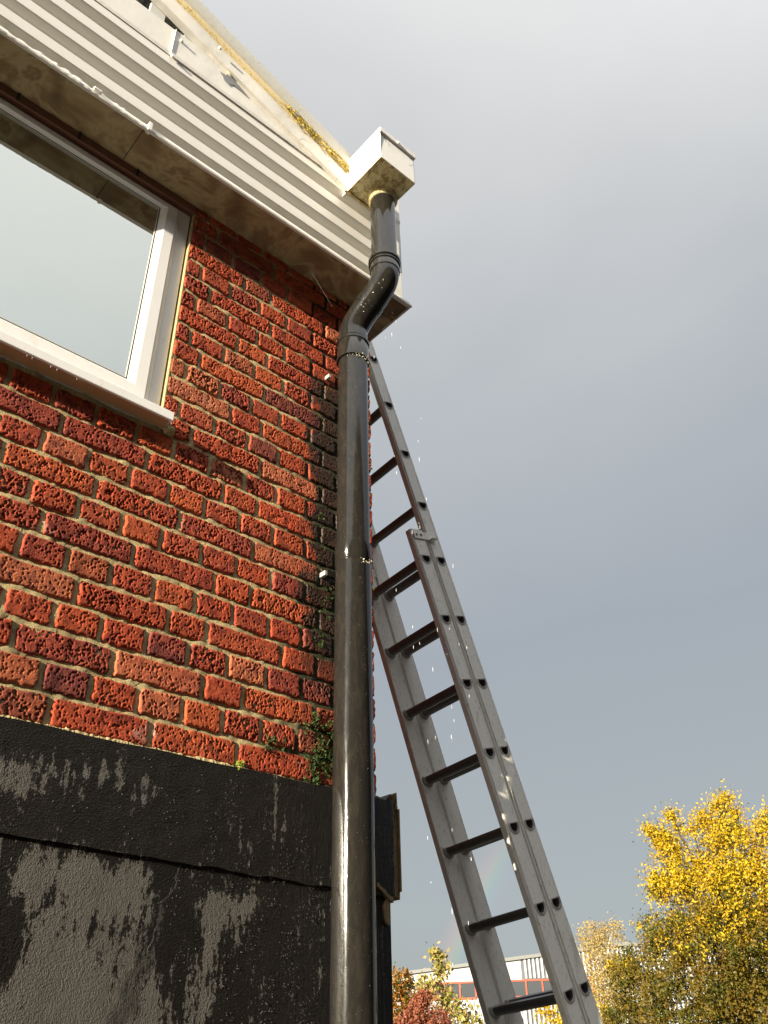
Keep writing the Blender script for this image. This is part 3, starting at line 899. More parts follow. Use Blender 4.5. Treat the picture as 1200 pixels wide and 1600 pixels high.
h0, h1, hy0, hy1, hz0, hz1 = 1.306, 1.484, 1.395, YO + .02, 2.872, 3.028
H(MB().add([(h0, hy0, hz0), (h0, hy1, hz0), (h0 - .004, hy1, hz1), (h0 - .004, hy0 - .006, hz1), (h0 + .003, hy0, hz0), (h0 + .003, hy1, hz0), (h0 - .001, hy1, hz1), (h0 - .001, hy0, hz1)],
           [(0, 1, 2, 3), (4, 5, 6, 7), (0, 3, 7, 4), (3, 2, 6, 7), (0, 1, 5, 4), (1, 2, 6, 5)]), 'side_panel', MT['hop'])
H(MB().box(h1 - .003, h1, hy0, hy1, hz0, hz1), 'side_panel', MT['hop'])
H(MB().box(h0 + .0035, h1 - .0035, hy0 - .001, hy0 + .002, hz0, hz1), 'front_panel', MT['hop'])
H(MB().box(h0 + .0005, h1 - .0005, hy0 + .0005, YO - .012, hz0 - .003, hz0 - .0002), 'bottom_panel', MT['dirty'])
H(MB().extrude_x([(hy0 - .010, hz1 - .004), (hy0 - .012, hz1 + .016), (hy0 - .002, hz1 + .022), (hy0 + .004, hz1 + .018), (hy0 + .003, hz1 - .004)], h0 - .006, h1 + .003), 'rim', MT['hop'], bevel=.001)
H(MB().box(h0 - .008, h0 - .0045, hy0 - .008, YO - .03, hz1 - .014, hz1 + .018), 'rim', MT['hop'], bevel=.001)
H(MB().box(h0 - .012, h1 + .02, YO - .024, YO - .0145, hz0 - .012, hz0 - .0035), 'lower_flange', MT['dirty'], bevel=.001)
H(MB().tube([(1.392, hy0 - .011, hz1 + .004), (1.392, hy0 - .017, hz1 + .004)], .0055, 10), 'screw', MT['hop'])
H(MB().add([(h1 - .006, hy0 - .008, hz1 + .012), (h1 + .006, hy0 - .006, hz1 + .012), (h1 + .004, hy0 - .002, hz1 + .040), (h1 - .002, hy0 + .004, hz1 + .02)], [(0, 1, 2), (0, 2, 3), (0, 3, 1), (1, 3, 2)]), 'bent_tab', MT['hop'])
for pts in ([(1.325, 3.010), (1.333, 2.992)], [(1.347, 2.998), (1.350, 2.980)], [(1.455, 2.96), (1.478, 2.985)]):
    (x0, z0), (x1, z1) = pts
    H(MB().add([(x0, hy0 - .002, z0), (x1, hy0 - .002, z1), (x1 + .0015, hy0 - .002, z1), (x0 + .002, hy0 - .002, z0)], [(0, 1, 2, 3)]), 'crack', MT['dark'])

# ================================================================== DOWNPIPE
dp = thing('downpipe', 'wet dark grey plastic downpipe with an offset bend at the top', 'downpipe', (1.399, 1.67, GROUND))
A = Vector((1.434, 1.53, 0)); B = Vector((1.399, 1.670, 0))


def DPp(mb, name, m=None, sm=True, **k):
    o = mb.build(name, m or MT['pipe'], **k); o.parent = dp; o.matrix_parent_inverse = Matrix.Translation((-1.399, -1.67, -GROUND))
    if sm: smooth_angle(o, 40)
    return o


def vz(V, z): return Vector((V.x, V.y, z))


def ring(c, z0, z1, r, n=40, lip=.0018):
    return MB().tube([vz(c, z0), vz(c, z0 + .001), vz(c, z1 - .001), vz(c, z1)], [r - lip, r, r, r - lip], n)


DPp(MB().tube([vz(A, z) for z in np.linspace(2.44, 2.885, 12)], .0485, 40), 'upper_pipe')
DPp(MB().tube([vz(A, 2.868), vz(A, 2.860), vz(A, 2.852), vz(A, 2.846)], [.060, .060, .056, .049], 40), 'outlet_flange', MT['dirty'])
# swan neck
def bez(p0, p1, p2, n):
    return [p0 * (1 - t) ** 2 + p1 * 2 * t * (1 - t) + p2 * t * t for t in np.linspace(0, 1, n)]
p_top = vz(A, 2.455); p_a = vz(A, 2.385); p_b = vz(B, 2.245); p_bot = vz(B, 2.17)
m1 = p_a.lerp(p_b, .38); m2 = p_a.lerp(p_b, .62)
path = [p_top, vz(A, 2.43)] + bez(vz(A, 2.425), p_a, m1, 9)[1:] + bez(m2, p_b, vz(B, 2.205), 9) + [p_bot]
DPp(MB().tube(path, [.0525] * 2 + [.0515] * (len(path) - 4) + [.052] * 2, 40), 'swan_neck_bend')
DPp(MB().tube([vz(A, 2.436), vz(A, 2.438), vz(A, 2.488), vz(A, 2.492)], [.0525, .0555, .0555, .053], 40), 'upper_socket')
DPp(ring(A, 2.486, 2.501, .0600), 'socket_ring'); DPp(ring(A, 2.470, 2.476, .0585), 'socket_ring')
mid = m1.lerp(m2, .5); dd = (m2 - m1).normalized()
DPp(MB().tube([mid - dd * .013, mid - dd * .012, mid + dd * .012, mid + dd * .013], [.0515, .0535, .0535, .0515], 36), 'bend_joint')
DPp(MB().tube([vz(B, 2.070), vz(B, 2.073), vz(B, 2.155), vz(B, 2.160)], [.0525, .0560, .0560, .0530], 40), 'lower_socket')
DPp(ring(B, 2.150, 2.162, .0580), 'socket_ring')
DPp(ring(B, 2.068, 2.078, .0575), 'socket_ring')
DPp(MB().tube([vz(B, z) for z in np.linspace(1.252, 2.09, 20)], .0508, 48), 'middle_pipe')
DPp(MB().tube([vz(B, 1.250), vz(B, 1.253), vz(B, 1.315), vz(B, 1.318)], [.0530, .0548, .0548, .0515], 48), 'pipe_socket')
DPp(MB().tube([vz(B, z) for z in np.linspace(GROUND + .02, 1.262, 40)], .0532, 48), 'lower_pipe')
for z in (1.235, 2.02):
    DPp(MB().box(1.338, 1.350, 1.728, D + .004, z - .008, z + .008), 'bracket', MT['collar'], sm=False, bevel=.002)
    DPp(MB().box(1.455, 1.475, 1.722, D + .004, z - .008, z + .008), 'bracket', MT['collar'], sm=False, bevel=.002)
DPp(MB().box(1.345, 1.455, 1.722, 1.735, 1.225, 1.245), 'bracket', MT['pipe'], sm=False)
# silvery scraps of grit stuck at the joints
pts = []
for (c, z, n, r_) in ((B, 2.066, 34, .056), (B, 1.246, 26, .055)):
    for _ in range(n):
        t_ = R(random.gauss(-75, 32)); pts.append((c.x + math.cos(t_) * r_, c.y + math.sin(t_) * r_, z + random.gauss(0, .007), random.uniform(.1, .28)))
for _ in range(16):
    t_ = random.random(); q = path[6].lerp(path[12], t_); pts.append((q.x - .02 + random.uniform(-.015, .02), q.y - .048, q.z - .01 + random.uniform(-.02, .02), .2))
MT['scrap'] = mat('pale_scraps', col=(.62, .58, .42), rough=.4)
clump('pipe_debris', pts, MT['scrap'], 'pale wet scraps caught on the downpipe joints', leaf=.0026, per=14, spread=.012)

# ================================================================== LADDER
V0 = Vector((0.065, -0.0202, -0.2406)); PITCHL = V0.length
U = (-V0).normalized(); Wd = (Vector((0, 1, 0)) - U * U.y).normalized(); Nn = Wd.cross(U).normalized()
BASE0 = Vector((1.733, 2.028, 2.5915))
KB = (BASE0.z - GROUND) / .2406                      # rung steps down to the ground
foot = BASE0 + V0 * KB
lad = thing('extension_ladder', 'grey aluminium two section extension ladder leaning against the side of the building', 'ladder', foot)
lad.rotation_mode = 'QUATERNION'
Mr = Matrix(((Nn.x, Wd.x, U.x), (Nn.y, Wd.y, U.y), (Nn.z, Wd.z, U.z)))
lad.rotation_quaternion = Mr.to_quaternion()
# local axes: x = depth of the ladder, y = along the rungs, z = up the ladder
def kz(k): return (KB - k) * PITCHL
LW = .314


def dpt(r, n=26):
    out_ = []
    for i in range(n):
        t = 2 * math.pi * i / n; c, s_ = math.cos(t), math.sin(t)
        if s_ > .42: out_.append((c * r * (1.0 if abs(c) < .8 else 1.0) * (1 + .10 * (s_ - .42)), .42 * r))
        else: out_.append((c * r, s_ * r))
    return out_


HR = .0200; RR = .0205; HD = .036                     # hole radius, rung radius, half depth of a stile


def stile(xc, k0, k1, holes, side):
    """side=-1: web on the near (y=0) face, +1: web on the far face"""
    mb = MB(); yw = 0 if side < 0 else LW + .028; inn = -side
    T = .0030; FL = .028
    z_top, z_bot = kz(k0), kz(k1)
    hk = [h for h in holes if kz(h) < z_top - .03 and kz(h) > z_bot + .03]
    cut = .030
    segs = []; z = z_top
    for h in hk:
        segs.append((z, kz(h) + cut, None)); segs.append((kz(h) + cut, kz(h) - cut, h)); z = kz(h) - cut
    segs.append((z, z_bot, None))
    ch = .006
    for yy, flip in ((yw, 0), (yw + inn * T, 1)):
        hd = HD - ch if not flip else HD - T
        for za, zb, h in segs:
            if h is None:
                mb.add([(xc - hd, yy, za), (xc + hd, yy, za), (xc + hd, yy, zb), (xc - hd, yy, zb)], [(0, 1, 2, 3)])
            else:
                hp = dpt(HR); n = len(hp); outer = []
                cz_ = kz(h)
                for (a, b) in hp:
                    m_ = max(abs(a) / hd, abs(b) / cut); outer.append((a / m_, b / m_))
                # force rectangle corners onto the nearest samples
                for cx_, cy_ in ((hd, cut), (-hd, cut), (-hd, -cut), (hd, -cut)):
                    q = min(range(n), key=lambda i: (outer[i][0] - cx_) ** 2 + (outer[i][1] - cy_) ** 2); outer[q] = (cx_, cy_)
                Vv = [(xc + a, yy, cz_ + b) for a, b in outer] + [(xc + a, yy, cz_ + b) for a, b in hp]
                mb.add(Vv, [(i, (i + 1) % n, n + (i + 1) % n, n + i) for i in range(n)])
                if not flip and side < 0:   # raised rim round the hole, outer face
                    r1, r2 = dpt(HR * 1.0), dpt(HR * 1.24)
                    yr = yy - .0016
                    Vv = [(xc + a, yy - .0002, cz_ + b) for a, b in r1] + [(xc + a * 1.0, yr, cz_ + b) for a, b in dpt(HR * 1.06)] + [(xc + a, yr, cz_ + b) for a, b in dpt(HR * 1.16)] + [(xc + a, yy - .0002, cz_ + b) for a, b in r2]
                    mb.add(Vv, [(j * n + i, j * n + (i + 1) % n, (j + 1) * n + (i + 1) % n, (j + 1) * n + i) for j in range(3) for i in range(n)])
    # flanges with chamfered outer corner and a return lip
    for s_ in (-1, 1):
        xo = xc + s_ * HD
        pf = [(xc + s_ * (HD - ch), yw), (xo, yw + inn * ch), (xo, yw + inn * FL), (xo - s_ * .004, yw + inn * FL), (xo - s_ * .0032, yw + inn * ch), (xo - s_ * T, yw + inn * T)]
        n = len(pf)
        mb.add([(a, b, z_top) for a, b in pf] + [(a, b, z_bot) for a, b in pf], [(i, (i + 1) % n, n + (i + 1) % n, n + i) for i in range(n)] + [tuple(range(n)), tuple(range(n, 2 * n))])
    # closed inner face of the box section
    yi = yw + inn * FL
    mb.add([(xc - HD + .002, yi, z_top), (xc + HD - .002, yi, z_top), (xc + HD - .002, yi, z_bot), (xc - HD + .002, yi, z_bot)], [(0, 1, 2, 3)])
    # shallow bead along the web
    for xx in (xc + HD * .62,):
        mb.add([(xx - .002, yw - inn * .0001, z_top), (xx, yw - inn * .0012, z_top), (xx + .002, yw - inn * .0001, z_top), (xx - .002, yw - inn * .0001, z_bot), (xx, yw - inn * .0012, z_bot), (xx + .002, yw - inn * .0001, z_bot)], [(0, 1, 4, 3), (1, 2, 5, 4)])
    o = mb.build('stile', MT['alu'], lad); return smooth_angle(o, 25)


def rung_mesh():
    pf = dpt(RR); pi_ = dpt(HR * .96); n = len(pf); V = []; F = []
    y0, y1 = .0005, LW - .0005
    V += [(a, y0, b) for a, b in pf] + [(a, y1, b) for a, b in pf] + [(a, y0, b) for a, b in pi_] + [(a, y1, b) for a, b in pi_]
    for i in range(n):
        j = (i + 1) % n
        F += [(i, j, n + j, n + i), (2 * n + i, 3 * n + i, 3 * n + j, 2 * n + j), (i, 2 * n + i, 2 * n + j, j), (n + i, n + j, 3 * n + j, 3 * n + i)]
    me = bpy.data.meshes.new('rung'); me.from_pydata(V, [], F); me.update(); me.materials.append(MT['rung']); me.shade_smooth(); me.set_sharp_from_angle(angle=R(40)); return me


def collar_mesh(near=False):
    V = []; F = []; n = 26
    for y, k_ in ((LW + .001, 1.36), (LW - .004, 1.36), (LW - .005, 1.28), (LW - .004, 1.24), (LW - .009, 1.22), (LW - .010, 1.12), (LW - .011, 1.0)):
        V += [(a, y, b) for a, b in dpt(RR * k_)]
    m_ = len(V) // n
    for j in range(m_ - 1):
        for i in range(n): F.append((j * n + i, j * n + (i + 1) % n, (j + 1) * n + (i + 1) % n, (j + 1) * n + i))
    if near: V = [(a, LW + .028 - y, b) for a, y, b in V]; F = [f[::-1] for f in F]
    me = bpy.data.meshes.new('rung_collar'); me.from_pydata(V, [], F); me.update(); me.materials.append(MT['collar']); me.shade_smooth(); return me


def end_mesh():
    V = []; F = []; n = 26
    for y, k_ in ((-.0002, 1.36), (-.0018, 1.33), (-.0018, 1.26), (-.0006, 1.23), (-.0006, 1.17), (-.0026, 1.14), (-.0026, 1.02), (.006, .99)):
        V += [(a, y, b) for a, b in dpt(HR * k_)]
    m_ = len(V) // n
    for j in range(m_ - 1):
        for i in range(n): F.append((j * n + i, j * n + (i + 1) % n, (j + 1) * n + (i + 1) % n, (j + 1) * n + i))
    me = bpy.data.meshes.new('rung_end'); me.from_pydata(V, [], F); me.update(); me.materials.append(MT['collar']); return me


rm, cmh, cmn, emh = rung_mesh(), collar_mesh(), collar_mesh(True), end_mesh()
sections = ((0.0, 3.50, KB - .02, [k for k in range(4, 17)]), (.0845, -2.6, 13.4, [k for k in range(-2, 14)]))
for xc, k0, k1, hs in sections:
    for sgn in (-1, 1): stile(xc, k0, k1, hs, sgn)
    for h in hs:
        if kz(h) < .05: continue
        r_ = bpy.data.objects.new('rung', rm); C.objects.link(r_); r_.parent = lad; r_.location = (xc, 0, kz(h))
        c_ = bpy.data.objects.new('rung_collar', cmh); C.objects.link(c_); c_.parent = r_
        c_ = bpy.data.objects.new('rung_collar', cmn); C.objects.link(c_); c_.parent = r_
        c_ = bpy.data.objects.new('rung_end', emh); C.objects.link(c_); c_.parent = r_
# guide brackets at the head of the base section
for yy, s_ in ((0, -1), (LW, 1)):
    zt_ = kz(3.53)
    m_ = MB().box(-.030, .070, yy + s_ * .0016, yy + s_ * .0046, zt_ - .036, zt_ - .004)
    m_.box(.052, .084, yy + s_ * .0016, yy + s_ * .022, zt_ - .0365, zt_ - .0335)
    bo = m_.build('guide_bracket', MT['alu'], lad, bevel=.0008)
    q = MB()
    for xx in (-.016, .008): q.tube([(xx, yy + s_ * .0046, zt_ - .019), (xx, yy + s_ * .0085, zt_ - .019)], .0048, 8)
    bt = q.build('bolt', MT['rung'], bo)
for yy in (.014, LW - .014):
    MB().box(-.04, .04, yy - .02, yy + .02, -.004, .03).build('rubber_foot', MT['dark'], lad, bevel=.004)

# ================================================================== WATER DROPS
bm = bmesh.new()
drops = [(1.43, 1.50, 2.10), (1.46, 1.49, 2.05), (1.40, 1.56, 2.02), (1.50, 1.55, 2.25), (1.55, 1.62, 2.36), (1.57, 1.64, 2.42), (1.585, 1.70, 2.34)]
for _ in range(34):
    z = random.uniform(.1, 1.9); drops.append((1.575 + random.gauss(0, .05) + max(0, (1.2 - z)) * .04, 1.53 + random.gauss(0, .03), z))
for _ in range(6): drops.append((random.uniform(.3, .79), D - .050, 1.4905))
for x, y, z in drops:
    s_ = random.uniform(.0003, .00055); mtx = Matrix.Translation((x, y, z)) @ Matrix.Diagonal((s_, s_, s_ * random.uniform(8, 22), 1))
    bmesh.ops.create_icosphere(bm, subdivisions=2, radius=1, matrix=mtx)
me = bpy.data.meshes.new('water_drops'); bm.to_mesh(me); bm.free()
tag(link('water_drops', me, MT['water'], smooth=True), 'clear water drops falling from the hopper beside the downpipe', kind='stuff')

# beads of water clinging to the black paint and the pipe
MT['bead'] = mat('water_bead', col=(.05, .05, .047), rough=.32, spec=1.0)
tpl = bmesh.new(); bmesh.ops.create_icosphere(tpl, subdivisions=1, radius=1); tv = np.array([v.co[:] for v in tpl.verts]); tf = np.array([[v.index for v in f.verts] for f in tpl.faces]); tpl.free()
cs = []
for _ in range(2600):
    x = 1.36 - abs(random.gauss(0, .30)); z = random.uniform(-.05, .60)
    if x < .3 or math.sin(x * 60 + math.sin(z * 9)) * math.sin(z * 23 + x * 7) < random.uniform(-.6, .8): continue
    cs.append((x, (D - .0108 if z > .385 else D - .0035), z, random.uniform(.0005, .0012)))
for _ in range(420):
    t_ = R(random.uniform(-170, -20)); z = random.uniform(0, 2.0); rr_ = .0534 if z < 1.25 else .051
    cs.append((B.x + math.cos(t_) * rr_, B.y + math.sin(t_) * rr_, z, random.uniform(.0004, .0010)))
cs = np.array(cs); nv = len(tv)
VV = (tv[None] * (cs[:, 3][:, None, None] * np.array([1, .7, 1.25])) + cs[:, None, :3]).reshape(-1, 3)
FF = (tf[None] + (np.arange(len(cs)) * nv)[:, None, None]).reshape(-1, 3)
tag(link('water_beads', mesh_np('water_beads', VV, FF), MT['bead'], smooth=True), 'beads of rain clinging to the black painted wall and downpipe', kind='stuff')

# thin cobweb thread under the soffit
cw = MB().tube([(1.12, 1.66, ZS - .002), (1.19, 1.665, 2.40), (1.25, 1.67, 2.345), (1.31, 1.68, 2.30)], .00012, 5)
tag(cw.build('cobweb_thread', MT['cream']), 'single thin cobweb strand hanging from the soffit by the downpipe bend', 'cobweb')

# ================================================================== FAR INDUSTRIAL BUILDING
a0 = Vector((42.9, 41.95, 0)); dr = Vector((47.05 - 42.9, 37.23 - 41.95, 0)).normalized()
orig = a0 - dr * 4.5
fb = thing('industrial_building', 'white corrugated industrial building with red framed windows beyond the trees', 'building', (orig.x, orig.y, GROUND))
fb.rotation_euler = (0, 0, math.atan2(dr.y, dr.x))
LB = 34.0; AP = 15.5             # length and apex position along the wall
zr = lambda s_: (4.92 - GROUND) + (s_ * .086 if s_ < AP else AP * .086 - (s_ - AP) * .10)
MT['fwhite'] = mat('white_profiled_metal', lambda g: dict(col=g.mix(g.noise(g.P, .6, 4), (.30, .31, .32), (.36, .365, .37)), rough=.5))
MT['fred'] = mat('red_window_frame', col=(.30, .05, .02), rough=.5)
MT['fgls'] = mat('dark_window_glass', col=(.05, .055, .06), rough=.12)
MT['fgrey'] = mat('grey_roof_trim', col=(.13, .135, .125), rough=.5)
MT['blue'] = mat('blue_panel', col=(.02, .12, .42), rough=.5)
s0 = 9.0                         # smooth panels left of here, ribs to the right
wz0, wz1 = 3.58 - GROUND, 4.55 - GROUND


def F_(mb, name, m, **k): return mb.build(name, m, fb, **k)


F_(MB().prism([(0, 0), (s0, 0), (s0, zr(s0)), (0, zr(0))], .08, .3), 'wall', MT['fwhite'])
MT['fgap'] = mat('profiled_metal_valley_shade', col=(.075, .08, .085), rough=.5)  # shade between the ribs put into a darker colour of the metal
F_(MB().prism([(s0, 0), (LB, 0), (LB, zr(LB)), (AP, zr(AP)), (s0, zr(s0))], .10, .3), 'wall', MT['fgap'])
ribs = MB(); x = 0.1
while x < LB:
    top = zr(x) - .05 if x > s0 else wz0 - .08
    segs = [(0, top)]
    if s0 < x < 13.3: segs = [(0, wz0 - .05), (wz1 + .05, top)]
    for a, b in segs: ribs.box(x, x + .13, .02, .101, a, b)
    x += .26
F_(ribs, 'wall_rib', MT['fwhite'])['kind'] = 'stuff'
F_(MB().prism([(-.3, zr(0) - .06), (AP, zr(AP) - .06), (LB, zr(LB) - .06), (LB, zr(LB) + .14), (AP, zr(AP) + .14), (-.3, zr(0) + .12)], -.12, .3), 'roof_trim', MT['fgrey'])
for wa, wb, n in ((3.2, 6.1, 3), (8.2, 13.2, 5)):
    f = F_(MB().box(wa, wb, -.01, .06, wz0, wz0 + .10).box(wa, wb, -.01, .06, wz1 - .10, wz1), 'window', MT['fred'])
    for i in range(n + 1):
        x = wa + (wb - wa) * i / n; MB().box(x - .05, x + .05, -.02, .07, wz0 + .10, wz1 - .10).build('mullion', MT['fred'], f)
    for i in range(n):
        x = wa + (wb - wa) * i / n; MB().box(x + .05, x + (wb - wa) / n - .05, .03, .06, wz0 + .1, wz1 - .1).build('pane', MT['fgls'], f)
F_(MB().box(5.9, 6.3, -.1, .05, 1.9 - GROUND - .7, 2.6 - GROUND - .7), 'blue_sign', MT['blue'])
F_(MB().box(0, LB, .3, 22, 0, 5.6), 'rear_block', MT['fwhite'])

# ================================================================== ADDED SKY BLOCKER (unseen, behind the camera; deepens the shade under the eaves)
ob = thing('sky_blocker', 'added dark brick block behind the viewer that shades the low sky', 'building', (8, -10, GROUND))
MT['obrick'] = mat('dark_brick', lambda g: dict(col=g.mix(g.noise(g.P, 3, 5), (.10, .055, .04), (.17, .09, .06)), rough=.85))
MB().box(-38, 22, -4, 3, 0, 10.0).build('wall', MT['obrick'], ob)
MB().box(-38.3, 22.3, -4.3, 3.3, 10.004, 10.25).build('roof', MT['fgrey'], ob)
for i in range(8):
    w_ = MB().box(-11 + i * 4, -9.2 + i * 4, 3.001, 3.05, 4.2, 5.5).build('window', MT['upvc'], ob)
    MB().box(-10.9 + i * 4, -9.3 + i * 4, 3.051, 3.06, 4.3, 5.4).build('pane', MT['fgls'], w_)

# ================================================================== TREES
def leafmat(name, cols):
    def f(g):
        n = g.noise(g.P, 1.5, 3, .6); n2 = g.noise(g.P, 30, 2, .6)
        v = g.math('ADD', g.math('MULTIPLY', n, .55), g.math('MULTIPLY', n2, .45))
        st = [(.30 + .40 * i / (len(cols) - 1), c) for i, c in enumerate(cols)]
        return dict(col=g.ramp(v, st), rough=.55, spec=.3)
    m = mat(name, f); t = m.node_tree; p = t.nodes['Principled BSDF']
    o = t.nodes['Material Output']; tr = t.nodes.new('ShaderNodeBsdfTranslucent'); mx = t.nodes.new('ShaderNodeMixShader'); mx.inputs[0].default_value = .28
    col = p.inputs['Base Color'].links[0].from_socket
    t.links.new(col, tr.inputs[0]); t.links.new(p.outputs[0], mx.inputs[1]); t.links.new(tr.outputs[0], mx.inputs[2]); t.links.new(mx.outputs[0], o.inputs[0])
    return m


MT['bark'] = mat('bark', lambda g: dict(col=g.mix(g.noise(g.vmath('MULTIPLY', g.P, (1, 1, .2)), 20, 4), (.05, .035, .022), (.12, .09, .06)), rough=.9))
MT['birchbark'] = mat('pale_bark', col=(.45, .42, .36), rough=.8)


def tree(name, label, base, lobes, leafm, leaf, n_tw, per, trunk_r, seed, bark='bark', twig=.22, split=None, droop=0.0, group=None):
    r = np.random.default_rng(seed)
    root = thing(name, label, 'tree', base, group)
    L = np.array([l[:4] for l in lobes]); vol = L[:, 3] ** 2.2 + .035; pr_ = vol / vol.sum()
    idx = r.choice(len(L), n_tw, p=pr_); d = r.normal(0, 1, (n_tw, 3)); d /= np.linalg.norm(d, axis=1)[:, None]
    rad = r.uniform(.25, 1.0, n_tw) ** .55 * r.uniform(.9, 1.22, n_tw)
    c = L[idx, :3] + d * (L[idx, 3] * rad)[:, None]
    cc = np.repeat(c, per, 0); n = len(cc)
    pos = cc + r.normal(0, 1, (n, 3)) * np.array([twig, twig, twig * .9]) * r.uniform(.3, 1, (n, 1)); pos[:, 2] -= droop * r.random(n)
    a = r.normal(0, 1, (n, 3)); a[:, 2] -= .4; a /= np.linalg.norm(a, axis=1)[:, None]
    b = np.cross(a, r.normal(0, 1, (n, 3))); b /= np.linalg.norm(b, axis=1)[:, None]
    l = (leaf * r.uniform(.55, 1.25, n))[:, None]
    nn = np.cross(a, b)
    V = np.stack([pos - a * l, pos + b * l * .55 + nn * l * .12, pos + a * l, pos - b * l * .55 + nn * l * .12], 1).reshape(-1, 3)
    F = np.arange(4 * n).reshape(-1, 4)
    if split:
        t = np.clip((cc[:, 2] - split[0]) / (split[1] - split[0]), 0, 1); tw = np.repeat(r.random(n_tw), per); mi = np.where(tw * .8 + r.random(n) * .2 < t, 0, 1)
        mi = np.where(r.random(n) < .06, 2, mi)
    else:
        mi = r.integers(0, len(leafm), n)
    V = V - np.array(base)
    cr = link('crown', mesh_np('crown', V, F, mi), leafm, root); cr['kind'] = 'stuff'
    # trunk and limbs reaching into each lobe
    mb = MB(); bs = Vector((0, 0, 0)); top = Vector(L[np.argmax(L[:, 2]), :3]) - Vector(base)
    mid_ = Vector(L[:, :3].mean(0)) - Vector(base)
    tp = [bs, bs.lerp(mid_, .35) + Vector((0, 0, mid_.z * .1)), mid_ * .75 + Vector((0, 0, mid_.z * .12)), mid_.lerp(top, .6), top]
    mb.tube(tp, [trunk_r, trunk_r * .8, trunk_r * .6, trunk_r * .3, trunk_r * .06], 8)
    tr_ = mb.build('trunk', MT[bark], root, smooth=True)
    for l_ in L:
        q = Vector(l_[:3]) - Vector(base); s_ = tp[1].lerp(tp[2], r.random()) if q.z > 0 else tp[1]
        lb = MB(); md = s_.lerp(q, .5) + Vector(r.normal(0, .1, 3)) * l_[3]
        kq = min(1.0, .25 + l_[3]); lb.tube([s_, md, q], [trunk_r * .35 * kq, trunk_r * .2 * kq, trunk_r * .05 * kq], 6)
        for _ in range(7):
            e = r.normal(0, 1, 3); e /= np.linalg.norm(e); e[2] = abs(e[2]) * .8
            q2 = q + Vector(e) * l_[3] * 1.15; lb.tube([md.lerp(q, r.random()), q.lerp(q2, .5), q2], [trunk_r * .07 * kq, trunk_r * .04 * kq, trunk_r * .01], 4)
        lb.build('limb', MT[bark], tr_, smooth=True)
    return root


big = [(22.27, 11.36, 5.09, 0.45), (22.27, 11.35, 4.45, 0.85), (21.68, 12.45, 4.24, 0.5), (21.58, 12.62, 4.85, 0.26), (21.87, 12.11, 3.44, 0.95), (22.45, 11.0, 3.5, 0.9), (21.3, 13.09, 2.55, 0.75), (21.46, 11.83, 2.23, 1.1), (22.85, 11.31, 2.25, 1.2), (21.29, 14.04, 1.6, 0.75), (20.79, 12.39, 1.16, 1.1), (22.16, 11.58, 0.88, 1.3), (22.83, 10.19, 1.88, 1.3), (22.87, 10.09, 3.86, .8), (22.74, 10.38, 4.98, 0.35), (21.37, 14.45, 2.2, 0.35), (22.72, 10.43, 0.46, 1.6), (21.35, 14.83, 0.6, 0.8)]
big += [(21.39, 12.94, 5.28, 0.14), (21.48, 12.79, 5.13, 0.16), (21.59, 12.61, 4.93, 0.21), (21.75, 12.32, 5.36, 0.16), (21.7, 12.42, 5.63, 0.1), (22.3, 11.3, 5.71, 0.21), (22.37, 11.16, 5.9, 0.12), (22.08, 11.73, 5.43, 0.21), (21.92, 12.01, 5.3, 0.17), (22.45, 10.99, 5.46, 0.15), (21.31, 13.08, 4.11, 0.15), (21.41, 12.91, 4.0, 0.2), (21.27, 13.14, 3.74, 0.13), (21.42, 12.89, 3.72, 0.23), (21.43, 12.88, 4.6, 0.2), (22.7, 10.47, 5.23, 0.17), (22.76, 10.34, 5.46, 0.1), (22.51, 10.87, 5.04, 0.2)]
LY = leafmat('leaf_yellow', [(.34, .235, .007), (.46, .34, .010), (.42, .26, .010), (.24, .20, .010)])
LO = leafmat('leaf_olive_shaded', [(.028, .045, .005), (.062, .070, .007), (.17, .100, .009), (.036, .052, .006)])  # autumn olive and orange, darkened in colour for the shaded lower crown
LG = leafmat('leaf_green', [(.025, .04, .006), (.05, .065, .009), (.09, .09, .01)])
tree('maple_tree', 'large autumn tree with bright yellow top and lower leaves coloured olive orange for shade', (22.2, 11.6, GROUND), big, [LY, LO, LG], .042, 2100, 58, .22, 3, twig=.19, split=(1.7, 4.3))
LP = leafmat('leaf_pale_gold', [(.30, .22, .07), (.38, .28, .09), (.26, .17, .055)])
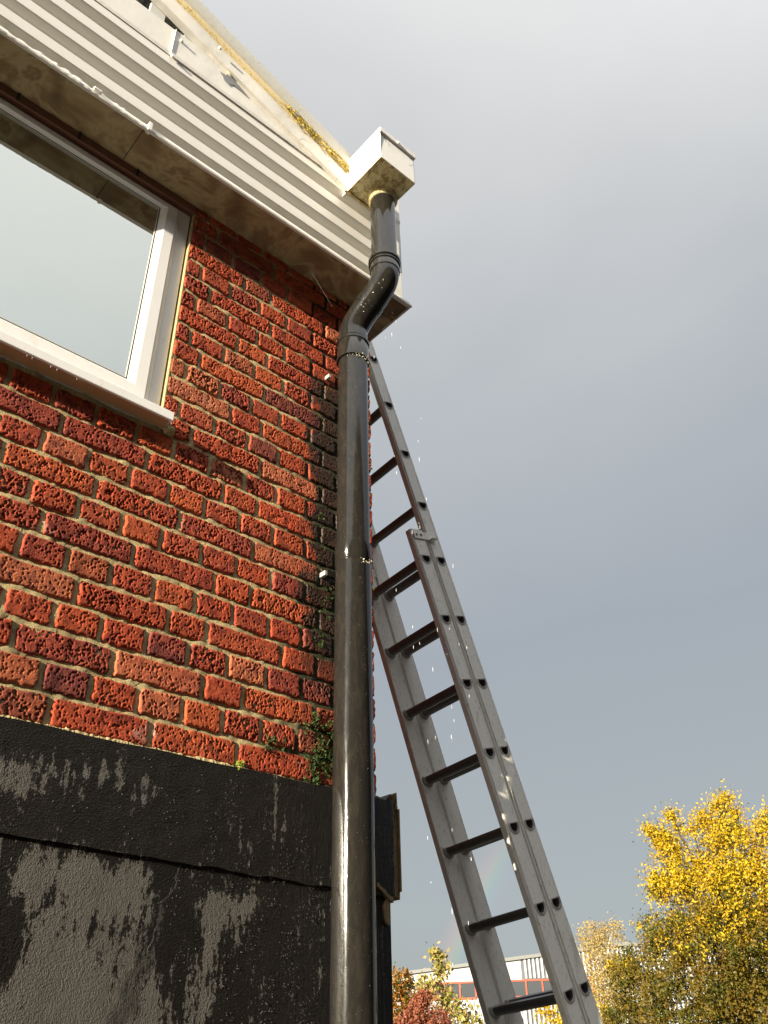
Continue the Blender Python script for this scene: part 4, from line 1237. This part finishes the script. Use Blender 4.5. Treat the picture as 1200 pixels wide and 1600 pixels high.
tree('birch_tree', 'pale golden birch tree between the ladder and the large yellow tree', (34.3, 24.3, GROUND), [(34.11, 24.51, 4.68, 0.6), (34.62, 23.78, 4.9, 0.5), (34.26, 24.29, 3.8, 0.9), (34.48, 23.98, 2.83, 1.1), (34.01, 24.64, 1.92, 1.0)], [LP], .05, 1100, 10, .12, 5, bark='birchbark', twig=.2)
tree('low_yellow_tree', 'low yellow tree in front of the white building behind the ladder foot', (28.6, 21.9, GROUND), [(28.46, 22.05, 1.40, 0.7), (27.98, 22.65, 1.65, 0.28), (28.88, 21.49, 0.87, 1.1)], [LY], .06, 500, 11, .1, 6, twig=.18)
LB_ = leafmat('leaf_yellow_green', [(.15, .17, .022), (.25, .23, .035), (.10, .13, .018)])
tree('slender_tree', 'slender yellow green tree in front of the white building left of the ladder', (11.35, 11.28, GROUND), [(11.31, 11.31, 1.66, 0.10), (11.36, 11.27, 1.42, 0.13), (11.18, 11.44, 1.22, 0.15), (11.35, 11.28, 1.12, 0.20), (11.45, 11.18, 0.87, 0.24), (11.66, 10.96, 0.74, 0.15), (11.11, 11.52, 0.72, 0.22), (11.53, 11.09, 0.44, 0.36)], [LB_, LP], .040, 260, 10, .035, 7, twig=.07, droop=.08)
LOR = leafmat('leaf_orange', [(.22, .07, .006), (.31, .13, .01), (.15, .085, .01)])
tree('orange_tree', 'small orange and green tree beside the black base corner', (16.3, 17.6, GROUND), [(16.28, 17.63, 1.91, 0.28), (16.4, 17.52, 1.66, 0.27), (16.23, 17.68, 1.29, 0.45), (16.31, 17.6, 0.82, 0.54)], [LOR, LOR, LG], .045, 420, 11, .06, 8, twig=.09)
LR = leafmat('leaf_red', [(.19, .045, .02), (.27, .09, .045), (.16, .045, .028)])
tree('red_shrub', 'rusty red shrub below the slender yellow green tree', (9.05, 9.36, GROUND), [(9.04, 9.34, 0.80, 0.10), (9.0, 9.39, 0.62, 0.17), (9.17, 9.21, 0.51, 0.19), (8.84, 9.54, 0.41, 0.22)], [LR], .022, 420, 13, .03, 9, twig=.05)

tris = sum(len(m.polygons) for m in bpy.data.meshes) * 2
print('approx tris', tris, 'objects', len(bpy.data.objects))
